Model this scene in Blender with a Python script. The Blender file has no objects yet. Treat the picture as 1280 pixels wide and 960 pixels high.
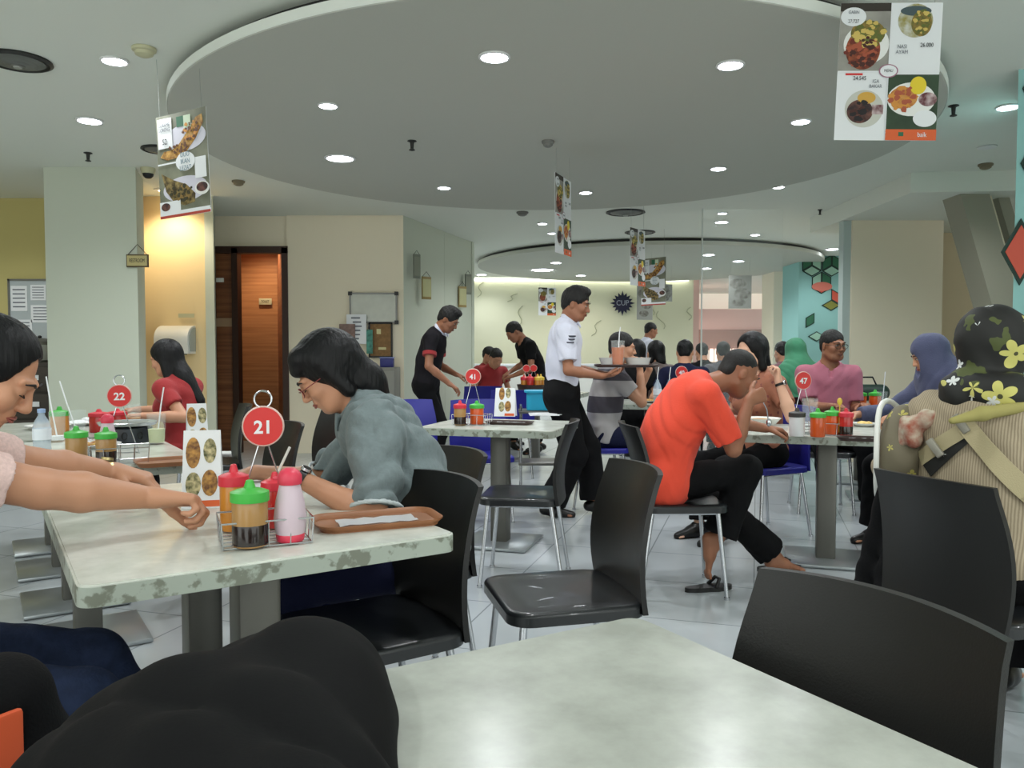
import bpy, bmesh, math, random
import numpy as np
from mathutils import Vector, Matrix, Euler
random.seed(7)
R = math.radians
scn = bpy.context.scene
COL = scn.collection

# ------------------------------------------------------------------ camera
F, HOR, CH = 1000.0, 440.0, 1.2          # focal length (px of 1280), horizon row, camera height
PITCH = math.atan((480.0 - HOR) / F)
cam_d = bpy.data.cameras.new('camera'); cam = bpy.data.objects.new('camera', cam_d); COL.objects.link(cam)
cam_d.sensor_width = 36.0; cam_d.lens = 36.0 * F / 1280.0; cam_d.clip_start = 0.05; cam_d.clip_end = 200
cam.location = (0, 0, CH); cam.rotation_euler = (R(90) - PITCH, 0, 0)
scn.camera = cam
_f = Vector((0, math.cos(PITCH), -math.sin(PITCH))); _u = Vector((0, math.sin(PITCH), math.cos(PITCH)))
def ray(px, py): return _f + Vector(((px - 640) / F, 0, 0)) + _u * ((480 - py) / F)
def atz(px, py, z):                        # where the sight line meets a height
    d = ray(px, py); t = (z - CH) / d.z; return Vector((0, 0, CH)) + d * t
def aty(px, py, y):                        # where it meets a depth
    d = ray(px, py); t = y / d.y; return Vector((0, 0, CH)) + d * t

# ------------------------------------------------------------------ world, colour management
scn.view_settings.view_transform = 'Standard'; scn.view_settings.look = 'None'
scn.view_settings.gamma = 1.0; scn.view_settings.use_curve_mapping = False
scn.view_settings.exposure = 0.0
try:
    scn.cycles.use_denoising = True; scn.cycles.max_bounces = 6; scn.cycles.transparent_max_bounces = 12
    scn.cycles.diffuse_bounces = 4; scn.cycles.glossy_bounces = 3; scn.cycles.transmission_bounces = 6
    scn.cycles.caustics_reflective = False; scn.cycles.caustics_refractive = False
    scn.cycles.sample_clamp_indirect = 4
except Exception: pass
W = bpy.data.worlds.new('world'); scn.world = W; W.use_nodes = True
W.node_tree.nodes['Background'].inputs[0].default_value = (0.93, 0.98, 0.94, 1)
W.node_tree.nodes['Background'].inputs[1].default_value = 2.25

LAMP_W = 41.0        # watts of one downlight
LAMP_COL = (0.95, 0.985, 1.0)
CEIL, DISC = 2.80, 2.70

# ------------------------------------------------------------------ colours and materials
def lin(c):
    c = c / 255.0
    return c / 12.92 if c <= 0.04045 else ((c + 0.055) / 1.055) ** 2.4
def rgb(r, g, b): return (lin(r), lin(g), lin(b), 1.0)
_M = {}
def mat(name, col, rough=0.5, metal=0.0, bump=0.0, bscale=60.0, var=0.0, vscale=6.0, col2=None, emit=0.0,
        alpha=1.0, trans=0.0, ior=1.45, spec=0.5, coat=0.0, stretch=None, sheen=0.0):
    if name in _M: return _M[name]
    m = bpy.data.materials.new(name); m.use_nodes = True; nt = m.node_tree; N = nt.nodes; L = nt.links
    b = N['Principled BSDF']; c = rgb(*col)
    b.inputs['Base Color'].default_value = c; b.inputs['Roughness'].default_value = rough
    b.inputs['Metallic'].default_value = metal; b.inputs['IOR'].default_value = ior
    b.inputs['Specular IOR Level'].default_value = spec
    b.inputs['Transmission Weight'].default_value = trans; b.inputs['Alpha'].default_value = alpha
    b.inputs['Coat Weight'].default_value = coat; b.inputs['Sheen Weight'].default_value = sheen
    if emit > 0:
        b.inputs['Emission Color'].default_value = c; b.inputs['Emission Strength'].default_value = emit
    if var > 0 or bump > 0 or col2:
        tc = N.new('ShaderNodeTexCoord'); src = tc.outputs['Object']
        if stretch:
            mp = N.new('ShaderNodeMapping'); mp.inputs['Scale'].default_value = stretch; L.new(src, mp.inputs[0]); src = mp.outputs[0]
        if var > 0 or col2:
            n = N.new('ShaderNodeTexNoise'); n.inputs['Scale'].default_value = vscale; n.inputs['Detail'].default_value = 4
            L.new(src, n.inputs['Vector'])
            cr = N.new('ShaderNodeValToRGB'); cr.color_ramp.elements[0].position = 0.35; cr.color_ramp.elements[1].position = 0.65
            c2 = rgb(*col2) if col2 else tuple(min(1, x * (1 + var)) for x in c[:3]) + (1,)
            c1 = c if col2 else tuple(x * (1 - var) for x in c[:3]) + (1,)
            cr.color_ramp.elements[0].color = c1; cr.color_ramp.elements[1].color = c2
            L.new(n.outputs['Fac'], cr.inputs[0]); L.new(cr.outputs[0], b.inputs['Base Color'])
        if bump > 0:
            n2 = N.new('ShaderNodeTexNoise'); n2.inputs['Scale'].default_value = bscale; n2.inputs['Detail'].default_value = 3
            L.new(src, n2.inputs['Vector'])
            bp = N.new('ShaderNodeBump'); bp.inputs['Strength'].default_value = bump; bp.inputs['Distance'].default_value = 0.01
            L.new(n2.outputs['Fac'], bp.inputs['Height']); L.new(bp.outputs[0], b.inputs['Normal'])
    _M[name] = m
    return m
def math_node(nt, op, a, b=None, c=None):
    n = nt.nodes.new('ShaderNodeMath'); n.operation = op
    for i, v in enumerate((a, b, c)):
        if v is None: continue
        if isinstance(v, (int, float)): n.inputs[i].default_value = v
        else: nt.links.new(v, n.inputs[i])
    return n.outputs[0]
def mixc(nt, fac, a, b):
    n = nt.nodes.new('ShaderNodeMix'); n.data_type = 'RGBA'
    for s, v in ((n.inputs[0], fac), (n.inputs[6], a), (n.inputs[7], b)):
        if isinstance(v, (int, float)): s.default_value = v
        elif isinstance(v, tuple): s.default_value = v
        else: nt.links.new(v, s)
    return n.outputs[2]

# ------------------------------------------------------------------ mesh building
class MB:
    """collects shapes; build() links them as ONE mesh object"""
    def __init__(s): s.bm = bmesh.new()
    def _add(s, verts, faces):
        vs = [s.bm.verts.new(v) for v in verts]
        for f in faces:
            try: s.bm.faces.new([vs[i] for i in f])
            except ValueError: pass
        return vs
    def box(s, c, size, rz=0.0, rot=None, bevel=0.0, seg=2):
        t = bmesh.new(); bmesh.ops.create_cube(t, size=1.0)
        bmesh.ops.scale(t, vec=size, verts=t.verts)
        if bevel > 0: bmesh.ops.bevel(t, geom=t.edges[:], offset=bevel, segments=seg, profile=0.5, affect='EDGES')
        M = Matrix.Translation(c) @ (rot.to_4x4() if rot is not None else Matrix.Rotation(rz, 4, 'Z'))
        return s.join(t, M)
    def join(s, t, M=None):
        if M is not None: t.transform(M)
        t.verts.index_update()
        s._add([v.co.copy() for v in t.verts], [[v.index for v in f.verts] for f in t.faces]); t.free(); return s
    def cyl(s, a, b, r0, r1=None, seg=16, caps=True):
        a = Vector(a); b = Vector(b); r1 = r0 if r1 is None else r1
        z = (b - a).normalized(); x = z.orthogonal().normalized(); y = z.cross(x)
        vs = []
        for p, r in ((a, r0), (b, r1)):
            for i in range(seg):
                t = 2 * math.pi * i / seg; vs.append(p + (x * math.cos(t) + y * math.sin(t)) * r)
        fs = [(i, (i + 1) % seg, seg + (i + 1) % seg, seg + i) for i in range(seg)]
        if caps: fs += [tuple(range(seg))[::-1], tuple(range(seg, 2 * seg))]
        s._add(vs, fs); return s
    def tube(s, pts, r, seg=8, closed=False):
        pts = [Vector(p) for p in pts]; n = len(pts); rs = r if isinstance(r, (list, tuple)) else [r] * n
        vs = []; nx = None
        for i, p in enumerate(pts):
            if closed: t = pts[(i + 1) % n] - pts[i - 1]
            else: t = pts[min(i + 1, n - 1)] - pts[max(i - 1, 0)]
            t.normalize()
            nx = t.orthogonal().normalized() if nx is None else (nx - t * nx.dot(t)).normalized()
            ny = t.cross(nx)
            for k in range(seg):
                a = 2 * math.pi * k / seg; vs.append(p + (nx * math.cos(a) + ny * math.sin(a)) * rs[i])
        fs = []
        for i in range(n if closed else n - 1):
            j = (i + 1) % n
            for k in range(seg): fs.append((i * seg + k, i * seg + (k + 1) % seg, j * seg + (k + 1) % seg, j * seg + k))
        if not closed: fs += [tuple(range(seg))[::-1], tuple(range((n - 1) * seg, n * seg))]
        s._add(vs, fs); return s
    def lathe(s, prof, c=(0, 0, 0), seg=24, M=None):
        c = Vector(c); vs = []; fs = []
        for r, z in prof:
            for k in range(seg):
                a = 2 * math.pi * k / seg; vs.append(c + Vector((r * math.cos(a), r * math.sin(a), z)))
        for i in range(len(prof) - 1):
            for k in range(seg):
                fs.append((i * seg + k, i * seg + (k + 1) % seg, (i + 1) * seg + (k + 1) % seg, (i + 1) * seg + k))
        fs += [tuple(range(seg))[::-1], tuple(range((len(prof) - 1) * seg, len(prof) * seg))]
        if M is not None: vs = [M @ v for v in vs]
        s._add(vs, fs); return s
    def prism(s, poly, z0, z1, M=None):
        n = len(poly); vs = [Vector((x, y, z0)) for x, y in poly] + [Vector((x, y, z1)) for x, y in poly]
        if M is not None: vs = [M @ v for v in vs]
        fs = [tuple(range(n))[::-1], tuple(range(n, 2 * n))] + [(i, (i + 1) % n, n + (i + 1) % n, n + i) for i in range(n)]
        s._add(vs, fs); return s
    def ball(s, c, r, rot=None, seg=16, rings=10):
        r = (r, r, r) if isinstance(r, (int, float)) else r
        t = bmesh.new(); bmesh.ops.create_uvsphere(t, u_segments=seg, v_segments=rings, radius=1.0)
        M = Matrix.Translation(c) @ (rot.to_4x4() if rot is not None else Matrix.Identity(4)) @ Matrix.Diagonal((*r, 1))
        return s.join(t, M)
    def build(s, name, m, parent=None, smooth=True, ang=35, label=None, kind=None):
        me = bpy.data.meshes.new(name); bmesh.ops.recalc_face_normals(s.bm, faces=s.bm.faces[:])
        s.bm.to_mesh(me); s.bm.free(); me.materials.append(m)
        if smooth:
            me.polygons.foreach_set('use_smooth', [True] * len(me.polygons))
            me.set_sharp_from_angle(angle=R(ang))
        o = bpy.data.objects.new(name, me); COL.objects.link(o)
        if parent: o.parent = parent
        if label: o['label'] = label
        if kind: o['kind'] = kind
        return o
def rrect(w, h, r, n=5):
    out = []
    for cx, cy, a0 in ((w/2-r, h/2-r, 0), (-w/2+r, h/2-r, 90), (-w/2+r, -h/2+r, 180), (w/2-r, -h/2+r, 270)):
        for i in range(n + 1):
            a = R(a0 + 90 * i / n); out.append((cx + r * math.cos(a), cy + r * math.sin(a)))
    return out
def thing(name, label, cat, loc=(0, 0, 0), rz=0.0, group=None, rot=None):
    o = bpy.data.objects.new(name, None); COL.objects.link(o); o.empty_display_size = 0.1
    o.location = loc; o.rotation_euler = rot if rot is not None else (0, 0, rz)
    o['label'] = label; o['category'] = cat
    if group: o['group'] = group
    return o
def tag(o, label, cat, group=None, kind=None):
    o['label'] = label; o['category'] = cat
    if group: o['group'] = group
    if kind: o['kind'] = kind
    return o
def kids(o): return [c for c in bpy.data.objects if c.parent == o]
def copy_tree(o, parent=None, loc=None, rz=None, label=None, group=None):
    c = o.copy(); COL.objects.link(c)
    if parent is not None: c.parent = parent
    for ch in kids(o): copy_tree(ch, c)
    if loc is not None: c.location = loc
    if rz is not None: c.rotation_euler = (0, 0, rz)
    if label: c['label'] = label
    if group: c['group'] = group
    return c
def text(s, size, m, parent, loc, rot, name='lettering', ext=0.0006, align='CENTER', squash=1.0, bold=0.0):
    cu = bpy.data.curves.new(name, 'FONT'); cu.body = s; cu.size = size; cu.extrude = ext; cu.align_x = align; cu.align_y = 'CENTER'
    cu.offset = bold; cu.resolution_u = 3
    cu.materials.append(m); o = bpy.data.objects.new(name, cu); COL.objects.link(o); o.parent = parent
    o.location = loc; o.rotation_euler = rot; o.scale = (squash, 1, 1)
    bpy.context.view_layer.update()
    me = bpy.data.meshes.new_from_object(o.evaluated_get(bpy.context.evaluated_depsgraph_get()))
    w = bpy.data.objects.new(name, me); COL.objects.link(w); w.parent = parent; w.location = loc; w.rotation_euler = rot; w.scale = (squash, 1, 1)
    bpy.data.objects.remove(o); bpy.data.curves.remove(cu); return w

# ------------------------------------------------------------------ implicit surfaces for bodies, hair and cloth
def cap(a, b, ra, rb=None, k=0.02, n=None, s=1.0, cut=None, op='+'):
    return dict(t='cap', a=Vector(a), b=Vector(b), ra=ra, rb=ra if rb is None else rb, k=k, n=n, s=s, cut=cut, op=op)
def ell(c, r, rot=None, k=0.02, op='+'):
    return dict(t='ell', c=Vector(c), r=r, rot=rot, k=k, op=op)
def tor(c, axis, Rr, r, k=0.005, op='+', hs=1.0):
    return dict(t='tor', c=Vector(c), ax=Vector(axis).normalized(), R=Rr, r=r, k=k, op=op, hs=hs)
def xf(prims, M):
    out = []; r3 = M.to_3x3().normalized()
    for p in prims:
        q = dict(p)
        if p['t'] == 'cap':
            q['a'] = M @ p['a']; q['b'] = M @ p['b']
            if p['n'] is not None: q['n'] = r3 @ Vector(p['n'])
            if p['cut']: q['cut'] = (M @ Vector(p['cut'][0]), r3 @ Vector(p['cut'][1]))
        elif p['t'] == 'ell':
            q['c'] = M @ p['c']; q['rot'] = r3 @ p['rot'] if p['rot'] is not None else r3
        else:
            q['c'] = M @ p['c']; q['ax'] = r3 @ p['ax']
        out.append(q)
    return out
def _bb(p):
    if p['t'] == 'cap':
        r = max(p['ra'], p['rb']); a, b = p['a'], p['b']
        return ([min(a[i], b[i]) - r for i in range(3)], [max(a[i], b[i]) + r for i in range(3)])
    r = max(p['r']) if p['t'] == 'ell' else p['R'] + p['r'] * max(1, p['hs'])
    return ([p['c'][i] - r for i in range(3)], [p['c'][i] + r for i in range(3)])
def sdf_mesh(name, prims, h, m, parent=None, disp=None, planes=(), label=None):
    lo = np.full(3, 1e9); hi = np.full(3, -1e9)
    for p in prims:
        if p['op'] == '+':
            a, b = _bb(p); lo = np.minimum(lo, a); hi = np.maximum(hi, b)
    mk = 4 * h + .3 * max(p['k'] for p in prims); lo -= mk; hi += mk
    n = np.ceil((hi - lo) / h).astype(int) + 1
    ax = [np.float32(lo[i]) + np.arange(n[i], dtype=np.float32) * np.float32(h) for i in range(3)]
    f = np.full(tuple(n), 1.0, np.float32)
    for p in prims:
        a, b = _bb(p); pad = p['k'] + 3 * h
        i0 = [max(0, int((a[i] - pad - lo[i]) / h)) for i in range(3)]
        i1 = [min(n[i], int((b[i] + pad - lo[i]) / h) + 2) for i in range(3)]
        if any(i1[i] <= i0[i] for i in range(3)): continue
        X = ax[0][i0[0]:i1[0]][:, None, None]; Y = ax[1][i0[1]:i1[1]][None, :, None]; Z = ax[2][i0[2]:i1[2]][None, None, :]
        if p['t'] == 'cap':
            A = p['a']; B = p['b']; D = B - A; L2 = max(D.length_squared, 1e-10)
            x = X - A.x; y = Y - A.y; z = Z - A.z
            t = np.clip((x * D.x + y * D.y + z * D.z) / L2, 0, 1)
            wx = x - t * D.x; wy = y - t * D.y; wz = z - t * D.z
            q = wx * wx + wy * wy + wz * wz
            if p['n'] is not None:
                nn = Vector(p['n']).normalized(); c = wx * nn.x + wy * nn.y + wz * nn.z
                q = q + c * c * (p['s'] ** 2 - 1)
            d = np.sqrt(q) - (p['ra'] + (p['rb'] - p['ra']) * t)
            if p['n'] is not None and p['s'] > 1: d = d / (1 + (p['s'] - 1) * 0.4)
            if p['cut']:
                c0, cd = Vector(p['cut'][0]), Vector(p['cut'][1]).normalized()
                d = np.maximum(d, (X - c0.x) * cd.x + (Y - c0.y) * cd.y + (Z - c0.z) * cd.z)
        elif p['t'] == 'ell':
            c = p['c']; x = X - c.x; y = Y - c.y; z = Z - c.z
            if p['rot'] is not None:
                r = p['rot']; x, y, z = (x*r[0][0]+y*r[1][0]+z*r[2][0], x*r[0][1]+y*r[1][1]+z*r[2][1], x*r[0][2]+y*r[1][2]+z*r[2][2])
            rx, ry, rz = p['r']
            k0 = np.sqrt((x/rx)**2 + (y/ry)**2 + (z/rz)**2); k1 = np.sqrt((x/rx**2)**2 + (y/ry**2)**2 + (z/rz**2)**2) + 1e-6
            d = k0 * (k0 - 1) / k1
        else:
            c = p['c']; a = p['ax']; x = X - c.x; y = Y - c.y; z = Z - c.z
            t = x*a.x + y*a.y + z*a.z; rr = np.sqrt(np.maximum(x*x + y*y + z*z - t*t, 1e-9)) - p['R']
            d = np.sqrt(rr*rr + (t / p['hs'])**2) - p['r']
        sl = f[i0[0]:i1[0], i0[1]:i1[1], i0[2]:i1[2]]; k = max(p['k'], 1e-5)
        if p['op'] == '+':
            hh = np.maximum(k - np.abs(sl - d), 0) / k; sl[...] = np.minimum(sl, d) - hh * hh * k * 0.25
        else:
            hh = np.maximum(k - np.abs(-sl - d), 0) / k; sl[...] = -(np.minimum(-sl, d) - hh * hh * k * 0.25)
    if disp is not None:
        I = np.nonzero(np.abs(f) < 0.04)
        f[I] += disp(ax[0][I[0]], ax[1][I[1]], ax[2][I[2]]).astype(np.float32)
    for c0, cd in planes:
        cd = Vector(cd).normalized(); c0 = Vector(c0)
        f = np.maximum(f, (ax[0]*cd.x)[:, None, None] + (ax[1]*cd.y)[None, :, None] + (ax[2]*cd.z)[None, None, :] - np.float32(c0.dot(cd)))
    s = f < 0
    cnt = np.zeros(tuple(n - 1), np.int8)
    cs = [(i, j, k) for i in (0, 1) for j in (0, 1) for k in (0, 1)]
    sh = lambda A, c: A[c[0]:c[0] + n[0] - 1, c[1]:c[1] + n[1] - 1, c[2]:c[2] + n[2] - 1]
    for c in cs: cnt += sh(s, c)
    act = (cnt > 0) & (cnt < 8); ijk = np.array(np.nonzero(act)).T
    if len(ijk) == 0: raise ValueError('empty surface ' + name)
    idx = np.full(act.shape, -1, np.int64); idx[act] = np.arange(len(ijk))
    fv = {c: f[ijk[:, 0] + c[0], ijk[:, 1] + c[1], ijk[:, 2] + c[2]] for c in cs}
    acc = np.zeros((len(ijk), 3)); w = np.zeros(len(ijk))
    for c in cs:
        for a in range(3):
            if c[a]: continue
            d = list(c); d[a] = 1; d = tuple(d); fa, fb = fv[c], fv[d]; cr = (fa < 0) != (fb < 0)
            t = np.where(cr, fa / np.where(cr, fa - fb, 1), 0); P = np.tile(np.array(c, float), (len(ijk), 1)); P[:, a] += t
            acc += P * cr[:, None]; w += cr
    verts = (ijk + acc / w[:, None]) * h + lo
    quads = []
    for a in range(3):
        b, c = (a + 1) % 3, (a + 2) % 3
        s0 = [slice(None)] * 3; s1 = [slice(None)] * 3; s0[a] = slice(0, -1); s1[a] = slice(1, None)
        cr = np.array(np.nonzero(s[tuple(s0)] != s[tuple(s1)])).T
        sg = s[cr[:, 0], cr[:, 1], cr[:, 2]]
        def g(db, dc):
            q = cr.copy(); q[:, b] += db; q[:, c] += dc; return idx[q[:, 0], q[:, 1], q[:, 2]]
        Q = np.stack([g(-1, -1), g(0, -1), g(0, 0), g(-1, 0)], 1); Q[~sg] = Q[~sg][:, ::-1]; quads.append(Q)
    Q = np.concatenate(quads); Q = Q[(Q >= 0).all(1)]
    # one light smoothing pass
    E = np.concatenate([Q[:, [0, 1]], Q[:, [1, 2]], Q[:, [2, 3]], Q[:, [3, 0]]]); S = np.zeros_like(verts); C = np.zeros(len(verts))
    for i in range(3):
        S[:, i] = np.bincount(E[:, 0], verts[E[:, 1], i], len(verts)) + np.bincount(E[:, 1], verts[E[:, 0], i], len(verts))
    C = np.bincount(E[:, 0], None, len(verts)) + np.bincount(E[:, 1], None, len(verts))
    verts = verts * 0.5 + 0.5 * S / np.maximum(C, 1)[:, None]
    me = bpy.data.meshes.new(name); me.vertices.add(len(verts)); me.vertices.foreach_set('co', verts.astype(np.float32).ravel())
    me.loops.add(Q.size); me.loops.foreach_set('vertex_index', Q.astype(np.int32).ravel())
    me.polygons.add(len(Q)); me.polygons.foreach_set('loop_start', np.arange(0, Q.size, 4, dtype=np.int32))
    me.polygons.foreach_set('use_smooth', np.ones(len(Q), bool)); me.update(calc_edges=True); me.validate()
    me.materials.append(m)
    o = bpy.data.objects.new(name, me); COL.objects.link(o)
    if parent: o.parent = parent
    if label: o['label'] = label
    return o

# ================================================================== THE ROOM
def struct(o): o['kind'] = 'structure'; return o
def floor_material():
    m = bpy.data.materials.new('floor tiles'); m.use_nodes = True; nt = m.node_tree; N = nt.nodes; L = nt.links; b = N['Principled BSDF']
    tc = N.new('ShaderNodeTexCoord'); mp = N.new('ShaderNodeMapping'); mp.inputs['Rotation'].default_value[2] = R(17)
    L.new(tc.outputs['Object'], mp.inputs[0])
    br = N.new('ShaderNodeTexBrick'); br.offset = 0.0; br.inputs['Scale'].default_value = 1.0
    br.inputs['Brick Width'].default_value = 0.6; br.inputs['Row Height'].default_value = 0.6; br.inputs['Mortar Size'].default_value = 0.004
    br.inputs['Color1'].default_value = rgb(180, 186, 189); br.inputs['Color2'].default_value = rgb(188, 194, 197); br.inputs['Mortar'].default_value = rgb(132, 138, 140)
    L.new(mp.outputs[0], br.inputs['Vector'])
    n = N.new('ShaderNodeTexNoise'); n.inputs['Scale'].default_value = 1.6; n.inputs['Detail'].default_value = 5; L.new(mp.outputs[0], n.inputs['Vector'])
    c = mixc(nt, math_node(nt, 'MULTIPLY', n.outputs['Fac'], 0.35), br.outputs['Color'], rgb(150, 157, 162))
    L.new(c, b.inputs['Base Color']); b.inputs['Roughness'].default_value = 0.22
    return m
def top_material(name, seed, br=0):  # br: light reflected off the glossy top, put in as paler laminate
    m = bpy.data.materials.new(name); m.use_nodes = True; nt = m.node_tree; N = nt.nodes; L = nt.links; b = N['Principled BSDF']
    tc = N.new('ShaderNodeTexCoord'); mp = N.new('ShaderNodeMapping'); mp.inputs['Location'].default_value = (seed, seed * 2, 0); L.new(tc.outputs['Object'], mp.inputs[0])
    n = N.new('ShaderNodeTexNoise'); n.inputs['Scale'].default_value = 9; n.inputs['Detail'].default_value = 6; n.inputs['Roughness'].default_value = 0.6
    L.new(mp.outputs[0], n.inputs['Vector'])
    r = N.new('ShaderNodeValToRGB'); e = r.color_ramp.elements; e[0].position = 0.3; e[0].color = rgb(156+br, 159+br, 150+br); e[1].position = 0.7; e[1].color = rgb(184+br, 187+br, 178+br)
    L.new(n.outputs['Fac'], r.inputs[0])
    L.new(r.outputs[0], b.inputs['Base Color']); b.inputs['Roughness'].default_value = 0.24
    return m
def edge_material():
    m = bpy.data.materials.new('worn table edge'); m.use_nodes = True; nt = m.node_tree; N = nt.nodes; L = nt.links; b = N['Principled BSDF']
    tc = N.new('ShaderNodeTexCoord'); n = N.new('ShaderNodeTexNoise'); n.inputs['Scale'].default_value = 24; n.inputs['Detail'].default_value = 5
    L.new(tc.outputs['Object'], n.inputs['Vector'])
    r = N.new('ShaderNodeValToRGB'); e = r.color_ramp.elements; e[0].position = 0.52; e[0].color = rgb(166, 174, 162); e[1].position = 0.58; e[1].color = rgb(122, 126, 112)
    L.new(n.outputs['Fac'], r.inputs[0]); L.new(r.outputs[0], b.inputs['Base Color']); b.inputs['Roughness'].default_value = 0.5
    return m
def wood_material(name, c1, c2, horiz=True):
    m = bpy.data.materials.new(name); m.use_nodes = True; nt = m.node_tree; N = nt.nodes; L = nt.links; b = N['Principled BSDF']
    tc = N.new('ShaderNodeTexCoord'); mp = N.new('ShaderNodeMapping'); mp.inputs['Scale'].default_value = (0.6, 0.6, 14) if horiz else (12, 12, 0.7)
    L.new(tc.outputs['Object'], mp.inputs[0]); n = N.new('ShaderNodeTexNoise'); n.inputs['Scale'].default_value = 2.0; n.inputs['Detail'].default_value = 5
    L.new(mp.outputs[0], n.inputs['Vector']); r = N.new('ShaderNodeValToRGB'); r.color_ramp.elements[0].color = rgb(*c1); r.color_ramp.elements[1].color = rgb(*c2)
    r.color_ramp.elements[0].position = 0.35; r.color_ramp.elements[1].position = 0.68
    L.new(n.outputs['Fac'], r.inputs[0]); L.new(r.outputs[0], b.inputs['Base Color']); b.inputs['Roughness'].default_value = 0.45
    return m
M_floor = floor_material(); M_edge = edge_material()
M_wall = mat('cream wall paint', (232, 222, 198), 0.85, bump=0.05, bscale=180)
M_wallg = mat('grey green wall paint', (192, 198, 182), 0.85, bump=0.05, bscale=180)
M_yel = mat('yellow wall paint', (196, 184, 122), 0.85)
M_far = mat('pale green far wall', (222, 222, 196), 0.9)
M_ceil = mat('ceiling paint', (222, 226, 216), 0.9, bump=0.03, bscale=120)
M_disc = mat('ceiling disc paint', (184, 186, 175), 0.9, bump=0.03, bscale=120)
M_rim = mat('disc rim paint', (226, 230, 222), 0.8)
M_gap = mat('shade in disc gap', (52, 52, 50), 0.9)  # shadow in the gap above the disc, painted dark
M_teal = mat('teal wall paint', (142, 190, 186), 0.8)
M_black = mat('black plastic', (20, 20, 21), 0.42, bump=0.05, bscale=300)
M_dark = mat('dark metal', (46, 46, 44), 0.5, metal=0.3)
M_white = mat('white plastic', (226, 226, 220), 0.4)
M_chrome = mat('chrome', (200, 202, 206), 0.22, metal=1.0)
M_steel = mat('brushed column steel', (104, 103, 97), 0.42, metal=0.55)
M_paper = mat('white paper', (228, 230, 232), 0.7)
M_wood = wood_material('brown wood panel', (120, 72, 46), (158, 102, 66))
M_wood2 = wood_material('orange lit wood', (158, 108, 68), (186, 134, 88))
M_frame = mat('dark wood frame', (56, 34, 24), 0.5)

def slab(name, pts, z0, z1, m):                     # footprint polygon raised from z0 to z1
    b = MB(); b.prism(pts, z0, z1); return struct(b.build(name, m, smooth=False))
def wall(name, a, b, m, z0=0.0, z1=CEIL, t=0.12, side=1):
    a = Vector(a[:2]); c = Vector(b[:2]); d = (c - a).normalized(); n = Vector((-d.y, d.x)) * t * side
    return slab(name, [tuple(a), tuple(c), tuple(c + n), tuple(a + n)], z0, z1, m)
slab('floor', [(-9, -3), (13, -3), (13, 26), (-9, 26)], -0.1, 0.0, M_floor)
slab('ceiling', [(-9, -1.5), (13, -1.5), (13, 26), (-9, 26)], CEIL, CEIL + 0.1, M_ceil)
def disc(name, cx, cy, r, rm=None):
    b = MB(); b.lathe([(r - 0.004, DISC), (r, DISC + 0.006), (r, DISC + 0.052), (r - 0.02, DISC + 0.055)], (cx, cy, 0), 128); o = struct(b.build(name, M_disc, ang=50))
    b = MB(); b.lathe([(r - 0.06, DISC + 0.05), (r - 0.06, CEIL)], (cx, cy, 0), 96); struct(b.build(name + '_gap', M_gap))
    b = MB()                                        # pale rim ring on the disc edge
    vs = []; fs = []; n = 128
    for k in range(n):
        a = 2 * math.pi * k / n; c, s = math.cos(a), math.sin(a)
        for rr, z in ((r + 0.001, DISC + 0.004), (r + 0.004, DISC + 0.008), (r + 0.004, DISC + 0.054), (r - 0.005, DISC + 0.058)): vs.append((cx + rr*c, cy + rr*s, z))
    for k in range(n):
        j = (k + 1) % n
        for i in range(3): fs.append((k*4+i, j*4+i, j*4+i+1, k*4+i+1))
    b._add(vs, fs); struct(b.build(name + '_rim', rm or M_rim))
    return o
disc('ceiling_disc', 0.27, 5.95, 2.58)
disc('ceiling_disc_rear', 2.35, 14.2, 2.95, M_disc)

def X(px, y): return (px - 640) / F * y             # x of a column of the frame at a depth
# left side: yellow back wall, grey pillar, lamp-lit column
wall('wall_left_rear', (-9, 8.4), (X(70, 8.4), 8.4), M_yel)
wall('wall_left', (-7.5, -1), (-7.5, 8.4), M_wall, side=1)
slab('pillar_left', [(X(60, 7), 7.0), (X(174, 7), 7.0), (X(183, 7.5), 7.5), (X(60, 7), 7.5)], 0, CEIL, M_wallg)
wall('wall_left_return', (X(183, 7.5), 7.5), (X(183, 8.3)-.02, 8.3), M_wall, t=0.05)
M_warm = mat('warm cream wall paint', (228, 204, 156), 0.8)
slab('column_warm', [(X(181, 8.3), 8.3), (X(259, 8.3), 8.3), (X(262, 8.9), 8.9), (X(181, 8.3), 8.9)], 0, CEIL, M_warm)
slab('column_warm_edge', [(X(259, 8.3), 8.28), (X(270, 8.3), 8.28), (X(271, 9.5), 9.5), (X(262, 9.5), 9.5)], 0, CEIL, M_wallg)
# doorway
YD = 9.5
wall('wall_door_head', (X(268, YD), YD), (X(362, YD), YD), M_wall, z0=2.42)
b = MB()
for px in (268, 297, 359): b.box((X(px, YD), YD, 1.21), (0.07, 0.14, 2.42))
b.box((X(313, YD), YD, 2.40), (0.95, 0.14, 0.08)); struct(b.build('trim_1', M_frame, smooth=False))
dt = thing('door_1', '', '', (0, 0, 0)); del dt['label']; del dt['category']; dt['kind'] = 'structure'
b = MB(); b.box((X(283, YD), YD + .02, 1.19), (0.22, 0.05, 2.34), bevel=.004); b.build('door_panel', M_wood, dt)
b = MB(); b.box((X(283, YD), YD - .03, 2.1 - .55), (0.20, 0.03, 0.10)); b.build('door_rail', mat('beige rail', (170, 140, 110)), dt)
wall('wall_corridor', (X(296, 10.8), 10.8), (X(352, 10.8), 10.8), M_wood2)
wall('wall_corridor_side', (X(354, 9.6), 9.6), (X(348, 10.8), 10.8), M_wood, side=-1, t=.05)
wall('wall_corridor_left', (X(298, 9.6), 9.6), (X(296, 10.8), 10.8), M_wood, side=1, t=.05)
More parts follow.
